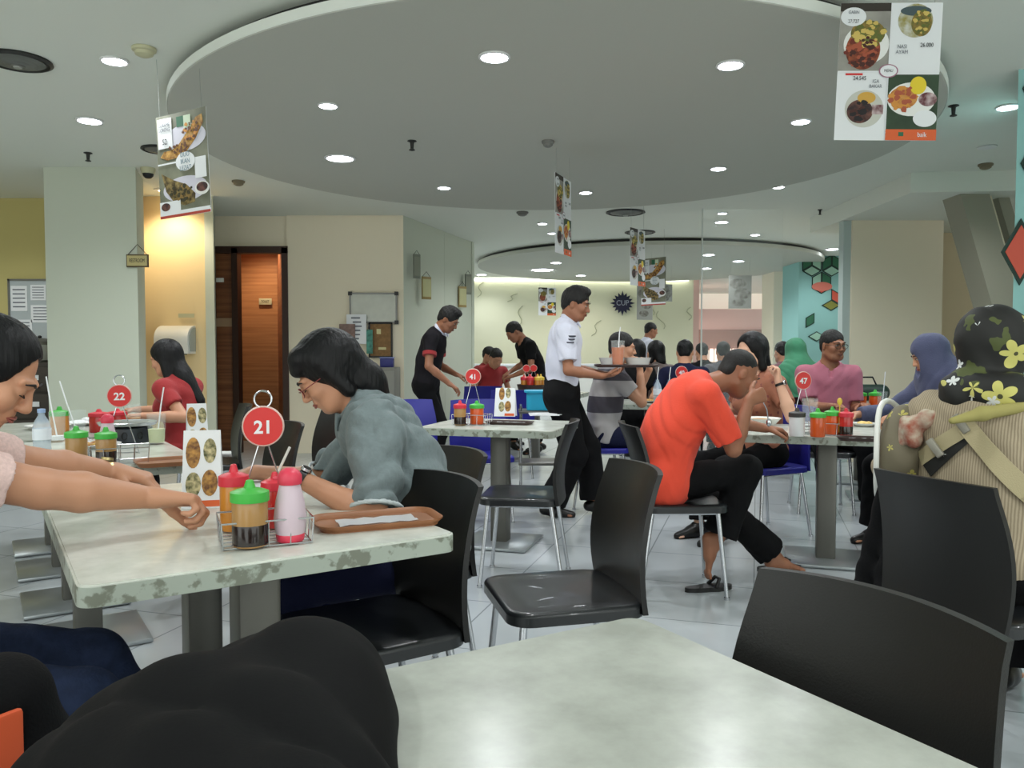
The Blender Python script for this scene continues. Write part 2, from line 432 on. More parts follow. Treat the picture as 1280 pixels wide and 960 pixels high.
# board wall and the wall running back from it
wall('wall_board', (X(360, 9.45), 9.45), (X(505, 9.45), 9.45), M_wall)
wall('wall_side_front', (X(505, 9.45), 9.45), (X(556, 10.7), 10.7), M_wallg)
wall('wall_side_rear', (X(556, 10.7), 10.72), (X(593, 11.8), 11.8), M_wallg)
wall('wall_side_end', (X(593, 11.8), 11.8), (X(596, 11.8) - 1.5, 12.1), M_wallg)
# far hall
wall('wall_far', (X(560, 17.4), 17.4), (X(866, 17.4), 17.4), M_far)
M_glow = mat('lit cove', (250, 252, 240), 0.6, emit=3.0)
b = MB(); b.box((X(725, 17.3), 17.33, 2.755), (X(866, 17.3) - X(596, 17.3), 0.06, 0.05)); struct(b.build('trim_cove_light', M_glow))
M_pink = mat('pink shop wall', (224, 190, 184), 0.8); M_shop = mat('glowing shop wall', (246, 236, 222), 0.7, emit=0.35)  # M_shop glows for the brightness beyond; the wall is no lamp
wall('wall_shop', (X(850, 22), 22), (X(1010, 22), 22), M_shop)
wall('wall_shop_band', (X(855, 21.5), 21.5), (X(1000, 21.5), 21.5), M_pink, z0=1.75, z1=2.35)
wall('wall_shop_low', (X(855, 21.4), 21.4), (X(1000, 21.4), 21.4), mat('mauve shopfront', (150, 120, 112), .7), z0=1.25, z1=1.8)
wall('wall_shop_side', (X(866, 17.4), 17.4), (X(866, 17.4) + .7, 21.5), mat('dull pink', (214, 178, 170), 0.8), side=-1)
M_shopglass = mat('lit shop front', (250, 226, 214), 0.4, emit=1.0)
b = MB()
for k in range(16):
    px = 882 + k * 7.3
    b.box((X(px, 21.3), 21.3, 1.12), (0.05 + 0.04 * (k % 3), 0.05, 0.34))
struct(b.build('window_1', M_shopglass, smooth=False))
slab('pillar_rear', [(X(966, 15), 15), (X(998, 15), 15), (X(998, 15), 15.7), (X(966, 15), 15.7)], 0, CEIL, M_wall)
slab('pillar_mural', [(X(997, 13.4), 13.4), (X(1060, 13.4), 13.4), (X(1060, 13.4), 14.2), (X(997, 13.4), 14.2)], 0, CEIL, M_teal)
# right side
slab('pillar_right', [(X(1063, 8.7), 8.7), (X(1176, 8.7), 8.7), (X(1176, 8.7), 10.2), (X(1053, 8.7) + 1.15, 11.0), (X(1058, 8.7), 8.82)], 0, CEIL, M_wall)
b = MB(); b.box((X(1058, 8.7), 8.78, CEIL / 2), (0.09, 0.12, CEIL)); struct(b.build('trim_2', mat('pale blue trim', (178, 192, 188), .7), smooth=False))
wall('wall_right_rear', (X(1174, 8.7), 9.6), (X(1310, 9.6), 9.6), mat('beige wall paint', (214, 198, 166), .85))
slab('pillar_teal', [(X(1264, 4.6), 4.6), (X(1264, 4.6) + 1.4, 4.6), (X(1264, 5.4) + 1.4, 5.4), (X(1264, 5.4)+.02, 5.4)], 0, CEIL, M_teal)
wall('wall_right', (8.5, -1), (8.5, 9.6), M_wall, side=-1)
slab('soffit_right', [(X(1134, 7.2), 7.2), (9, 6.6), (9, 9.6), (X(1134, 7.2), 9.6)], 2.62, CEIL, M_ceil)
# slanting stair beam on the right
def beam(name, p, q, w, dpt, m):
    d = (q - p); b = MB(); r = d.to_track_quat('Z', 'Y').to_matrix(); b.box((p + q) / 2, (w, dpt, d.length), rot=r); return struct(b.build(name, m, smooth=False))
p = aty(1200, 222, 7.4); q = aty(1262, 440, 7.4)
M_beam = mat('grey beige beam paint', (150, 148, 132), .85)  # plain grey beige for the stair beam and band
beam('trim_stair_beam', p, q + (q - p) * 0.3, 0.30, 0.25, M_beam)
p2 = aty(1223, 205, 7.35); q2 = aty(1284, 420, 7.35)
beam('trim_stair_rail', p2, q2, 0.035, 0.05, mat('cream rail', (222, 212, 186), .6))
p3 = aty(1236, 205, 7.5); q3 = aty(1300, 420, 7.5)
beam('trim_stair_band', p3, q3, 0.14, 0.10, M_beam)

# ------------------------------------------------------------------ downlights
M_lampglow = mat('lamp glow', (238, 244, 255), 0.5, emit=22.0)
M_ring = mat('white lamp ring', (222, 224, 222), .5)
lights = [  # px, py, plane height, radius (strong lamps widened for bloom), power factor, label
 (410,131,DISC,.052,1,'small downlight on the ceiling disc, just above the brightest one at left'),
 (425,197,DISC,.10,1.6,'large bright downlight at the left of the ceiling disc'),
 (618,70,DISC,.068,1.3,'round downlight in the front middle of the ceiling disc'),
 (913,80,DISC,.062,1.2,'downlight at the right front of the ceiling disc'),
 (1001,151,DISC,.055,1,'downlight near the right edge of the ceiling disc'),
 (898,210,DISC,.058,1,'downlight toward the rear right of the ceiling disc'),
 (555,234,DISC,.055,1,'downlight at the rear left rim of the ceiling disc'),
 (732,240,DISC,.055,1,'downlight at the rear middle of the ceiling disc'),
 (143,75,CEIL,.062,1.2,'downlight beside the cream smoke detector at upper left'),
 (112,150,CEIL,.075,1.2,'downlight below the left corner one, before the grey pillar'),
 (1260,133,CEIL,.062,1.2,'downlight at the far right, close to the teal column'),
 (973,233,CEIL,.055,1,'downlight just behind the right rear edge of the disc'),
 (678,279,CEIL,.055,1,'left of two close downlights behind the turned hanging menu'),
 (690,291,CEIL,.055,1,'rearmost of two close downlights beside the turned hanging menu'),
 (903,266,CEIL,.05,1,'front of two stacked downlights over the orange shirt'),
 (902,277,CEIL,.075,1.4,'larger glowing downlight just below its twin over the orange shirt'),
 (944,293,CEIL,.06,1,'downlight between the two ceiling discs at right'),
 (1040,311,CEIL,.09,1,'far downlight near the pale blue trimmed pillar'),
 (972,341,CEIL,.12,1,'far downlight right of the hanging grey menu'),
 (602,343,CEIL,.10,1,'far downlight beside the end of the side wall'),
 (678,337,DISC,.20,1.8,'bright star-like downlight on the rear disc'),
 (695,328,DISC,.085,1,'downlight on the rear disc, right of the star-like one'),
 (726,344,DISC,.09,1,'downlight on the rear disc above the white-shirted waiter'),
 (886,318,DISC,.085,1,'first of three downlights on the right of the rear disc'),
 (923,326,DISC,.085,1,'rightmost downlight on the rear disc'),
 (883,335,DISC,.085,1,'rear of the downlights on the right half of the rear disc'),
]
def downlight(px, py, z, r, pw, lab, x=None, y=None):
    p = atz(px, py, z); t = thing('ceiling_light', lab, 'light', (p.x, p.y, z), group='ceiling downlights')
    b = MB(); b.lathe([(r*.8, -.001), (r*1.18, -.001), (r*1.22, -.004), (r*1.2, -.010), (r*1.02, -.012), (r*1.0, -.004), (r*.8,-.002)], seg=32); b.build('trim_ring', M_ring, t)
    b = MB(); b.lathe([(r*.2, -.0035), (r*.97, -.004), (r*.9, -.012), (r*.5, -.017), (r*.1, -.018)], seg=28); b.build('diffuser', M_lampglow, t)
    ld = bpy.data.lights.new('lamp', 'SPOT'); ld.energy = LAMP_W * pw * (1 if py > 300 else 1); ld.color = LAMP_COL; ld.spot_size = R(150); ld.spot_blend = 0.7
    ld.shadow_soft_size = 0.06
    lo = bpy.data.objects.new('lamp', ld); COL.objects.link(lo); lo.parent = t; lo.location = (0, 0, -0.06)
    return t
for a in lights: downlight(*a)
# lamps the frame cuts off, plus one added at right: the same room goes on behind the camera
for (x, y) in ((-1.6, 0.2), (1.5, 0.4), (-3.6, 1.2), (3.4, 1.6), (-4.5, 4.2), (4.6, 4.2), (0.2, 2.2), (3.7, 6.3), (-5, 7)):  # right rear one added to brighten the right wall and pillar
    ld = bpy.data.lights.new('unseen_lamp', 'SPOT'); ld.energy = LAMP_W * 1.3; ld.color = LAMP_COL; ld.spot_size = R(150); ld.spot_blend = .7; ld.shadow_soft_size = .08
    t = thing('ceiling_light', 'recessed downlight above the frame', 'light', (x, y, CEIL), group='downlights above the frame')
    b = MB(); b.lathe([(.045, -.002), (.07, -.002), (.07, -.01), (.05, -.012)], seg=24); b.build('trim_ring', M_ring, t)
    lo = bpy.data.objects.new('lamp', ld); COL.objects.link(lo); lo.parent = t; lo.location = (0, 0, -.06)
# warm wall washer over the towel dispenser
pw = aty(181, 232, 7.95)
t = thing('ceiling_light', 'small warm lamp lighting the cream column', 'light', (-3.45, 7.95, CEIL), group='warm lamps')
b = MB(); b.lathe([(.05, -.002), (.075, -.002), (.075, -.012), (.05, -.014)], seg=24); b.build('trim_ring', M_ring, t)
b = MB(); b.lathe([(.01, -.004), (.048, -.005), (.03, -.016), (.005, -.018)], seg=20); b.build('diffuser', mat('warm glow', (255, 226, 170), emit=14), t)
ld = bpy.data.lights.new('lamp', 'SPOT'); ld.energy = 36; ld.color = (1, .87, .66); ld.spot_size = R(120); ld.spot_blend = .8; ld.shadow_soft_size = .04
lo = bpy.data.objects.new('lamp', ld); COL.objects.link(lo); lo.parent = t; lo.location = (0, 0, -.06); lo.rotation_euler = (R(18), 0, 0)
t = thing('ceiling_light', 'warm lamp inside the lit wooden doorway', 'light', (X(325, 10.2), 10.2, CEIL), group='warm lamps')
b = MB(); b.lathe([(.03, -.002), (.075, -.002), (.075, -.012), (.03, -.014)], seg=24); b.build('trim_ring', M_ring, t)
ld = bpy.data.lights.new('lamp', 'SPOT'); ld.energy = 62; ld.color = (1, .80, .56); ld.spot_size = R(140); ld.spot_blend = .8; ld.shadow_soft_size = .05
lo = bpy.data.objects.new('lamp', ld); COL.objects.link(lo); lo.parent = t; lo.location = (0, 0, -.08)
t = thing('ceiling_light', 'white lamp over the passage before the shop', 'light', (3.6, 19.5, CEIL), group='shop lamps')
b = MB(); b.lathe([(.03, -.002), (.075, -.002), (.075, -.012), (.03, -.014)], seg=24); b.build('trim_ring', M_ring, t)
for xx, yy in ((5.0, 19.5), (1.5, 16.2)):
    ld = bpy.data.lights.new('lamp', 'SPOT'); ld.energy = 120; ld.color = (1, .93, .84); ld.spot_size = R(160); ld.spot_blend = .6; ld.shadow_soft_size = .1
    lo = bpy.data.objects.new('lamp', ld); COL.objects.link(lo); lo.parent = t; lo.location = (xx - 3.6, yy - 19.5, -.08)

# ------------------------------------------------------------------ ceiling fittings
def diffuser(px, py, z, r, lab, rings=4):
    p = atz(px, py, z); t = thing('air_diffuser', lab, 'vent', (p.x, p.y, z), group='round ceiling air diffusers')
    b = MB(); b.lathe([(r*.9, 0), (r*1.0, 0), (r*1.02, -.01), (r*.92, -.018), (r*.88, -.004)], seg=40); b.build('outer_ring', M_dark, t)
    for i in range(rings):
        q = r * (0.78 - 0.18 * i)
        b = MB(); b.lathe([(q*.72, -.004), (q*1.0, -.002), (q*1.02, -.014 - .004*i), (q*.8, -.02 - .006*i)], seg=36)
        b.build('ring', mat('grey vent', (96, 98, 94), .5), t)
    b = MB(); b.lathe([(.001, -.045), (r*.12, -.045), (r*.16, -.03), (r*.2, 0)], seg=20); b.build('hub', mat('pale vent', (150, 152, 146), .5), t)
diffuser(22, 75, CEIL, .17, 'large round air diffuser cut by the left edge of the ceiling')
diffuser(200, 186, CEIL, .14, 'dark round diffuser partly behind the left hanging menu')
diffuser(782, 265, CEIL, .22, 'dark round air diffuser behind the ceiling disc, near the middle')
diffuser(800, 290, CEIL, .2, 'flat round diffuser over the pair of hanging menus')
def detector(px, py, z, r, lab, m, cat='smoke detector', nm='smoke_detector'):
    p = atz(px, py, z); t = thing(nm, lab, cat, (p.x, p.y, z))
    b = MB(); b.lathe([(r*.95, 0), (r, -.004), (r*.97, -.016), (r*.8, -.022)], seg=28); b.build('base', m, t)
    b = MB(); b.lathe([(r*.8, -.02), (r*.72, -.036), (r*.4, -.046), (.002, -.048)], seg=28); b.build('sensor_dome', m, t)
M_cream = mat('aged cream plastic', (186, 184, 150), .5)
detector(180, 60, CEIL, .062, 'cream round smoke detector beside the upper left downlight', M_cream)
detector(298, 226, CEIL, .06, 'small brownish detector over the doorway', mat('brown plastic', (122, 112, 88), .5))
detector(653, 265, CEIL, .07, 'flat grey detector left of the middle air diffuser', mat('grey plastic', (110, 110, 104), .5))
detector(685, 176, DISC, .045, 'small grey detector in the middle of the ceiling disc', mat('grey plastic2', (120, 120, 114), .5))
detector(1232, 205, CEIL, .06, 'small brown detector beside the slanting stair beam', mat('brown plastic', (122, 112, 88), .5))
detector(1262, 388 - 40, 2.62, .05, 'small detector at the right of the soffit', mat('brown plastic', (122, 112, 88), .5)) if False else None
def sprinkler(px, py, z, lab, s=1.0):
    p = atz(px, py, z); t = thing('sprinkler', lab, 'sprinkler', (p.x, p.y, z), group='ceiling sprinklers')
    b = MB(); b.lathe([(.026*s, 0), (.028*s, -.004), (.012*s, -.012), (.009*s, -.05*s)], seg=18); b.build('pipe', M_dark, t)
    b = MB(); b.lathe([(.004, -.045*s), (.018*s, -.052*s), (.018*s, -.056*s), (.004, -.06*s)], seg=18); b.build('deflector', M_dark, t)
sprinkler(515, 176, DISC, 'black sprinkler hanging from the ceiling disc', 1.2)
sprinkler(110, 191, CEIL, 'black sprinkler before the grey pillar top', 1.2)
sprinkler(1192, 132, CEIL, 'brownish sprinkler right of the large hanging menu', 1.2)
sprinkler(1025, 262, CEIL, 'small sprinkler at the top of the right pillar')
# dome camera
p = atz(185, 210, CEIL); t = thing('security_camera', 'white dome camera on the ceiling before the lit column', 'camera', (p.x, p.y, CEIL))
b = MB(); b.lathe([(.06, 0), (.062, -.02), (.05, -.05)], seg=24); b.build('housing', M_cream, t)
b = MB(); b.lathe([(.046, -.05), (.042, -.07), (.025, -.088), (.002, -.093)], seg=24); b.build('dome', M_black, t)

# ------------------------------------------------------------------ wall fittings
def board(name, lab, px0, py0, px1, py1, y, m, fm, cat='board', group=None):
    a = aty(px0, py0, y); c = aty(px1, py1, y); w = c.x - a.x; hh = a.z - c.z
    t = thing(name, lab, cat, ((a.x + c.x)/2, y - .004, (a.z + c.z)/2), group=group)
    b = MB(); b.box((0, -.006, 0), (w, .012, hh)); b.build('panel', m, t)
    b = MB()
    for dx, dz, sx, sz in ((0, hh/2, w + .02, .02), (0, -hh/2, w + .02, .02), (-w/2, 0, .02, hh + .02), (w/2, 0, .02, hh + .02)): b.box((dx, -.01, dz), (sx, .02, sz))
    b.build('frame', fm, t, smooth=False)
    return t, w, hh
M_alu = mat('aluminium frame', (120, 120, 116), .4, metal=.5)
t, w, hh = board('whiteboard', 'whiteboard with black corners on the wall behind the writing man', 438, 367, 496, 403, 9.44, mat('white board face', (196, 198, 186), .3, var=.04, vscale=12), M_alu, 'whiteboard')
b = MB()
for sx in (-1, 1):
    for sz in (-1, 1): b.box((sx*w/2, -.014, sz*hh/2), (.045, .026, .045))
b.build('corner_cap', M_black, t)
tt, w, hh = board('cork_board', 'brown cork notice board under the whiteboard', 462, 404, 490, 446, 9.44, mat('cork', (136, 104, 66), .8, var=.15, vscale=30), M_dark, 'notice board')
b = MB(); b.box((-.02, -.018, .1), (.05, .004, .06)); b.box((.02, -.018, -.1), (.09, .004, .03)); b.build('notes', mat('pale note', (210, 200, 150), .7), tt, smooth=False)
def sheet(name, lab, px0, py0, px1, py1, y, m, cat, lines=None, group=None):
    a = aty(px0, py0, y); c = aty(px1, py1, y); t = thing(name, lab, cat, ((a.x+c.x)/2, y, (a.z+c.z)/2), group=group)
    w = c.x - a.x; hh = a.z - c.z; b = MB(); b.box((0, 0, 0), (w, .006, hh)); b.build('page', m, t, smooth=False)
    if lines:
        b = MB()
        for k in range(6): b.box((random.uniform(-.1, .1)*w, -.005, hh*(.38 - .14*k)), (w*random.uniform(.4, .75), .003, hh*.05))
        b.build('print', lines, t, smooth=False)
    return t
M_ink = mat('grey print', (110, 114, 122), .7)
sheet('wall_calendar', 'white calendar page overlapping the cork board', 433, 393, 458, 430, 9.38, M_paper, 'calendar', M_ink)
sheet('photo_sheet', 'dark photo print above the writing man', 424, 405, 444, 425, 9.36, mat('dark photo', (120, 96, 88), .5, var=.4, vscale=14), 'picture')
sheet('poster', 'narrow green and teal leaflet beside the cork board', 458, 412, 466, 442, 9.37, mat('teal leaflet', (70, 130, 116), .6, var=.4, vscale=20), 'leaflet')
# grey cabinet with blue box below the board
a = aty(458, 459, 9.2); c = aty(497, 459, 9.2)
t = thing('cabinet', 'grey low cabinet below the cork board', 'cabinet', ((a.x+c.x)/2, 9.22, 0)); w = c.x - a.x
b = MB(); b.box((0, 0, a.z/2), (w, .4, a.z), bevel=.008); b.build('body', mat('grey cabinet', (116, 116, 108), .6), t)
for s in (-1, 1):
    b = MB(); b.box((s*w/4, -.205, a.z/2), (w/2 - .02, .015, a.z - .08), bevel=.004); d = b.build('door', mat('grey cabinet door', (124, 124, 116), .6), t)
    b = MB(); b.box((s*.03, -.22, a.z*.6), (.015, .02, .1), bevel=.003); b.build('handle', M_alu, d)
t = thing('storage_box', 'blue box standing on the grey cabinet', 'box', (X(484, 9.2), 9.2, a.z))
b = MB(); b.box((0, 0, .05), (.15, .12, .1), bevel=.01); b.build('body', mat('dark blue plastic', (42, 46, 110), .5), t); b = MB(); b.box((0, 0, .108), (.16, .13, .016), bevel=.005); b.build('lid', mat('pale blue', (110, 120, 170), .5), t)
# notice board at the far left
t, w, hh = board('notice_board', 'white notice board with pinned papers on the yellow wall', 12, 350, 68, 430, 8.36, mat('notice face', (176, 184, 186), .4), M_alu, 'notice board')
for k, (dx, dz, sx, sz) in enumerate(((-.12, .14, .17, .26), (.08, .2, .16, .16), (.1, -.02, .2, .18), (-.1, -.18, .22, .2))):
    b = MB(); b.box((dx, -.015, dz), (sx, .003, sz)); q = b.build('paper', M_paper, t, smooth=False)
    b = MB()
    for j in range(5): b.box((dx, -.018, dz + sz*(.35 - .17*j)), (sx*.75, .002, sz*.05))
    b.build('print', M_ink, q, smooth=False)
t = thing('cabinet', 'dark cabinet under the notice board on the left', 'cabinet', (X(30, 8), 8.05, 0))
b = MB(); b.box((0, 0, .55), (.9, .45, 1.1), bevel=.01); b.build('body', mat('dark cabinet', (52, 46, 40), .6), t)
for k in range(4):
    b = MB(); b.box((0, -.23, .15 + .26*k), (.84, .02, .24), bevel=.005); d = b.build('drawer', mat('dark drawer', (60, 53, 46), .6), t)
    b = MB(); b.box((.2, -.245, .17 + .26*k), (.12, .006, .05)); b.build('label_plate', M_paper, d, smooth=False)
t = thing('rice_cooker', 'grey rounded cooker on the dark cabinet at left', 'cooker', (X(52, 8), 7.98, 1.1))
b = MB(); b.lathe([(.1, 0), (.13, .02), (.14, .1), (.13, .17)], seg=28); b.build('pot', mat('grey enamel', (140, 142, 134), .4), t)
b = MB(); b.lathe([(.13, .17), (.12, .2), (.06, .235), (.002, .24)], seg=28); b.build('lid', M_steel, t)
b = MB(); b.ball((0, 0, .25), (.02, .02, .016)); b.build('knob', M_black, t)
# towel dispenser
pd = aty(224, 424, 8.3); t = thing('towel_dispenser', 'white rounded paper towel dispenser on the cream column', 'dispenser', (pd.x, 8.3, pd.z))
b = MB(); prof = [(-.14, -.16)] + [(-.14 + .02*k*0, .0) for k in ()] + [(.0, -.16), (.0, -.16)]
pts = [(0, -.15), (-.19, -.15), (-.21, -.05)] + [(-.21 + .21*(1 - math.cos(R(a))), -.0 + .14*math.sin(R(a))) for a in range(0, 91, 10)]
M4 = Matrix(((0, 0, 1, 0), (1, 0, 0, 0), (0, 1, 0, 0), (0, 0, 0, 1)))
b.prism(pts, -.17, .17, M4); b.build('housing', M_white, t, ang=40)
b = MB(); b.prism([(x*.8 - .01, z*.85) for x, z in pts], .171, .176, M4); b.build('side_panel', mat('grey side', (170, 176, 170), .5), t)
b = MB(); b.box((0, -.11, -.155), (.24, .02, .01)); b.build('slot', M_black, t)
sheet('notice_card', 'small cream notice on the warm column above the dispenser', 223, 392, 243, 397, 8.28, M_cream, 'notice')
# hanging wooden signs
def hang_sign(lab, px, py0, py1, y, w, yaw, words, m, mi, group='small hanging wall signs'):
    c = aty(px, (py0+py1)/2, y); hh = (py1-py0)/F*y; t = thing('hanging_sign', lab, 'sign', (c.x, c.y, c.z), R(yaw), group)
    b = MB(); b.box((0, 0, 0), (w, .02, hh), bevel=.003); b.build('plate', m, t)
    b = MB(); b.box((0, -.011, 0), (w*.9, .003, hh*.78)); b.build('panel', mi, t)
    b = MB(); b.tube([(-w*.42, 0, hh/2), (0, 0, hh/2 + w*.45), (w*.42, 0, hh/2)], .003, 6); b.build('string', M_dark, t)
    if words: text(words, hh*.42, M_black, t, (0, -.0135, 0), (R(90), 0, 0), squash=.55)
M_sign = mat('old brass sign', (150, 130, 80), .5); M_signi = mat('pale sign face', (176, 164, 112), .6); M_signd = mat('dark wood sign', (84, 72, 48), .6)
hang_sign('small wooden sign hung on the grey pillar edge', 172, 318, 334, 6.985, .19, 0, 'RESTROOM', M_signd, M_signi)
hang_sign('tall grey sign plate, leftmost on the side wall', 521, 318, 348, 9.6, .10, 45, '', mat('grey sign', (120, 124, 112), .6), mat('grey sign in', (134, 138, 122), .6))
hang_sign('pale yellow sign plate left of the corner on the side wall', 533, 346, 374, 9.85, .14, 45, '', M_sign, mat('pale yellow sign', (186, 184, 138), .6))
hang_sign('pale sign plate on the rear part of the side wall', 578, 358, 384, 11.2, .14, 45, '', M_sign, mat('pale yellow sign', (186, 184, 138), .6))
hang_sign('grey sign plate nearest the end of the side wall', 585, 343, 368, 11.3, .11, 45, '', mat('grey sign', (120, 124, 112), .6), mat('grey sign in', (134, 138, 122), .6))
c = aty(332, 377, 10.78); t = thing('door_sign', 'small cream sign on the lit wooden wall inside the doorway', 'sign', tuple(c))
b = MB(); b.box((0, -.01, 0), (.17, .012, .085), bevel=.003); b.build('plate', M_cream, t); text('TOILET', .042, M_black, t, (0, -.018, 0), (R(90), 0, 0), squash=.8)
c = aty(275, 350, YD - .05); t = thing('door_sign', 'tiny white sign on the brown door', 'sign', tuple(c)); b = MB(); b.box((0, 0, 0), (.09, .012, .05), bevel=.003); b.build('plate', M_white, t)
# star emblem on the far wall
c = aty(778, 379, 17.3); t = thing('wall_emblem', 'dark blue starburst emblem on the far pale wall', 'emblem', tuple(c))
n = 16; poly = []
for k in range(2*n):
    rr = .235 if k % 2 == 0 else .165
    if k % 8 == 0: rr = .27
    poly.append((rr*math.cos(math.pi*k/n), rr*math.sin(math.pi*k/n)))
b = MB(); b.prism(poly, -.01, .02, Matrix.Rotation(R(90), 4, 'X')); b.build('burst', mat('navy emblem', (34, 36, 62), .5), t, smooth=False)
text('CUP', .16, mat('silver lettering', (170, 176, 190), .5), t, (0, -.03, 0), (R(90), 0, 0), squash=.9)
# dark swirls painted on the far wall
b = MB()
for px, py, ln, a in ((600, 362, 20, 70), (735, 385, 16, 75), (745, 410, 22, 60), (826, 400, 24, 110), (812, 384, 22, 118), (862, 392, 16, 85), (650, 395, 26, 80), (690, 420, 18, 60), (640, 372, 15, 40)):
    c = aty(px, py, 17.36); L_ = ln/F*17.4; pts = []
    for k in range(7):
        s = (k/6 - .5)*L_; pts.append((c.x + s*math.cos(R(a)) + .06*math.sin(k*1.1), 17.385, c.z + s*math.sin(R(a))))
    b.tube(pts, .009, 5)
struct(b.build('trim_wall_swirls', mat('swirl grey', (178, 180, 152), .8)))

# ------------------------------------------------------------------ rhombus murals
GRN, RED_, OLV, MNT = mat('mural green', (48, 104, 76), .7), mat('mural red', (196, 84, 66), .7), mat('mural olive', (126, 128, 58), .7), mat('mural mint', (156, 196, 176), .7)
M_line = mat('mural outline', (30, 54, 46), .7)
def mural(lab, loc, rz, cells, s, wedge=60):
    t = thing('wall_mural', lab, 'mural', loc, rz, 'geometric wall murals')
    for (cx, cz, a, m) in cells:
        d1 = Vector((math.cos(R(a)), math.sin(R(a))))*s; d2 = Vector((math.cos(R(a+wedge)), math.sin(R(a+wedge))))*s
        c0 = Vector((cx, cz)); P = [c0, c0+d1, c0+d1+d2, c0+d2]; mid = (P[0]+P[2])/2
        b = MB(); M_ = Matrix.Rotation(R(90), 4, 'X')
        b.prism([tuple(q) for q in P], 0, .006, M_); fr = b.build('outline', M_line, t, smooth=False)
        b = MB(); b.prism([tuple(mid + (q-mid)*.8) for q in P], .006, .009, M_); b.build('tile', m, t, smooth=False)
    return t
s = .23; h_ = s*math.sqrt(3)/2
cells = [(-.2, -.05, 90, MNT), (-.2, -.05, -30, GRN), (-.2,-.05, 210, MNT), (.0, .05, 30, GRN), (.22, -.1, 90, MNT), (.22, -.1, -30, OLV), (.22, -.1, 210, GRN), (-.18, -.42, 90, RED_), (-.1, -.42, -30, MNT), (.1, -.50, 90, GRN), (.0, -.66, 30, RED_), (-.02, -.75, 210, GRN), (.14, -.85, 0, OLV), (.28, -.85, 30, RED_)]
hexes = [(-.17, .22, (GRN, MNT, MNT)), (.16, .22, (GRN, MNT, GRN)), (-.005, -.065, (MNT, RED_, GRN)), (.16, -.35, (None, OLV, RED_)), (-.335, -.065, (None, None, GRN))]
cells = [(x, z, 90 + 120*i, m) for x, z, ms in hexes for i, m in enumerate(ms) if m and not (x < -.3 and False)]
cells = [c for c in cells if not (c[0] < -.3)] + [(-.335 + .165*1.0, -.065 + .0, 210, GRN)]
mu = mural('green, red and mint rhombus mural on the far teal pillar', (X(1026, 13.38), 13.395, 2.42), 0, cells[:-1], .185, 120)
b = MB(); b.prism([(.0 + .17*math.cos(R(a)), -.13 + .075*math.sin(R(a))) for a in range(0, 360, 15)], .010, .014, Matrix.Rotation(R(90), 4, 'X')); b.build('pink_oval', mat('mural pink', (206, 116, 100), .6), mu, smooth=False)
mural('two small green rhombus shapes low on the far teal pillar', (X(1008, 13.38), 13.395, 1.60), 0, [(-.02, .0, 30, GRN), (.02, -.14, -30, MNT)], .17)
mural('dark green and red rhombus mural on the near teal column at the right edge', (X(1264, 4.6) + .0, 4.595, 2.0), 0,
      [(.13, .50, 60, GRN), (.13, .08, 60, GRN), (.03, -.42, 60, RED_), (.14, -.84, 60, MNT)], .22)

# ================================================================== FURNITURE
U31 = 33.4   # tables near the camera are turned this much; those in the middle by -17
def make_table(lab, cx, cy, lx, ly, rz, seed, cols=1, group='pedestal tables', br=0):
    t = thing('dining_table', lab, 'table', (cx, cy, 0), R(rz), group)
    b = MB(); b.prism(rrect(lx, ly, .035), .706, .7455); b.build('edge_band', M_edge, t, ang=30)
    tb = MB(); tb.prism(rrect(lx - .002, ly - .002, .034), .7455, .7475); tb.prism(rrect(lx - .012, ly - .012, .03), .7475, .75)
    tb.build('tabletop', top_material('table laminate', seed, br), t, ang=20)
    offs = [(0, 0)] if cols == 1 else [(0, -ly*.25), (0, ly*.25)]
    for ox, oy in offs:
        b = MB(); b.box((ox, oy, .36), (.105, .105, .70), bevel=.012); b.build('column', M_steel, t)
        b = MB(); b.box((ox, oy, .012), (.44, .44, .018), bevel=.006); b.build('base_plate', mat('table base steel', (160, 166, 168), .3, metal=.6), t)
        b = MB(); b.box((ox, oy, .70), (.34, .34, .012)); b.build('mounting_plate', M_steel, t)
    return t
U = Vector((math.cos(R(U31)), math.sin(R(U31)))); Vv = Vector((-U.y, U.x))
c21 = Vector((-.83, 1.51)) + U*.417 + Vv*.6
make_table('white mottled table with number 21 between the two nearest diners', c21.x, c21.y, .834, 1.2, U31, 1.0, 2, br=34)  # br paints in the reflection that whitens this top
cF = atz(795, 768, .75).to_2d(); UF = Vector((math.cos(R(30.5)), math.sin(R(30.5)))); VF = Vector((-UF.y, UF.x))
cc = cF - UF*.35 - VF*.62
make_table('empty pale table filling the bottom of the picture', cc.x, cc.y, .70, 1.24, 30.5, 3.0, 2)
c22 = Vector((-1.27, 3.30)) - U*.417 + Vv*.6
make_table('cluttered table with number 22 behind the woman on the left', c22.x, c22.y, .834, 1.2, U31, 5.0, 2, br=26)
c23 = c22 + Vv*1.30
make_table('rear left table in front of the woman in red', c23.x, c23.y, .834, 1.2, U31, 6.0, 2)
RB = -17.0; UB = Vector((math.cos(R(RB)), math.sin(R(RB)))); VB = Vector((-UB.y, UB.x))
c41 = Vector((.225, 4.52)) - UB*.42 + VB*.36
make_table('middle table with number 41 in front of the waiter in white', c41.x, c41.y, .84, .72, RB, 7.0, br=24)
c47 = Vector((1.25, 4.36)) + UB*.47 + VB*.37
make_table('table with number 47 in front of the man in orange', c47.x, c47.y, .94, .74, RB, 8.0, br=24)
make_table('table behind number 47 beside the man in pink', 3.0, 6.55, .9, .75, RB, 9.0)
make_table('table with two water bottles behind the man in orange', 1.25, 7.2, .9, .75, RB, 10.0)
make_table('far table with red baskets behind the waiters', .25, 8.85, 1.1, .75, RB, 11.0)
make_table('distant table among the rear diners', 3.4, 9.9, .9, .75, RB, 12.5)

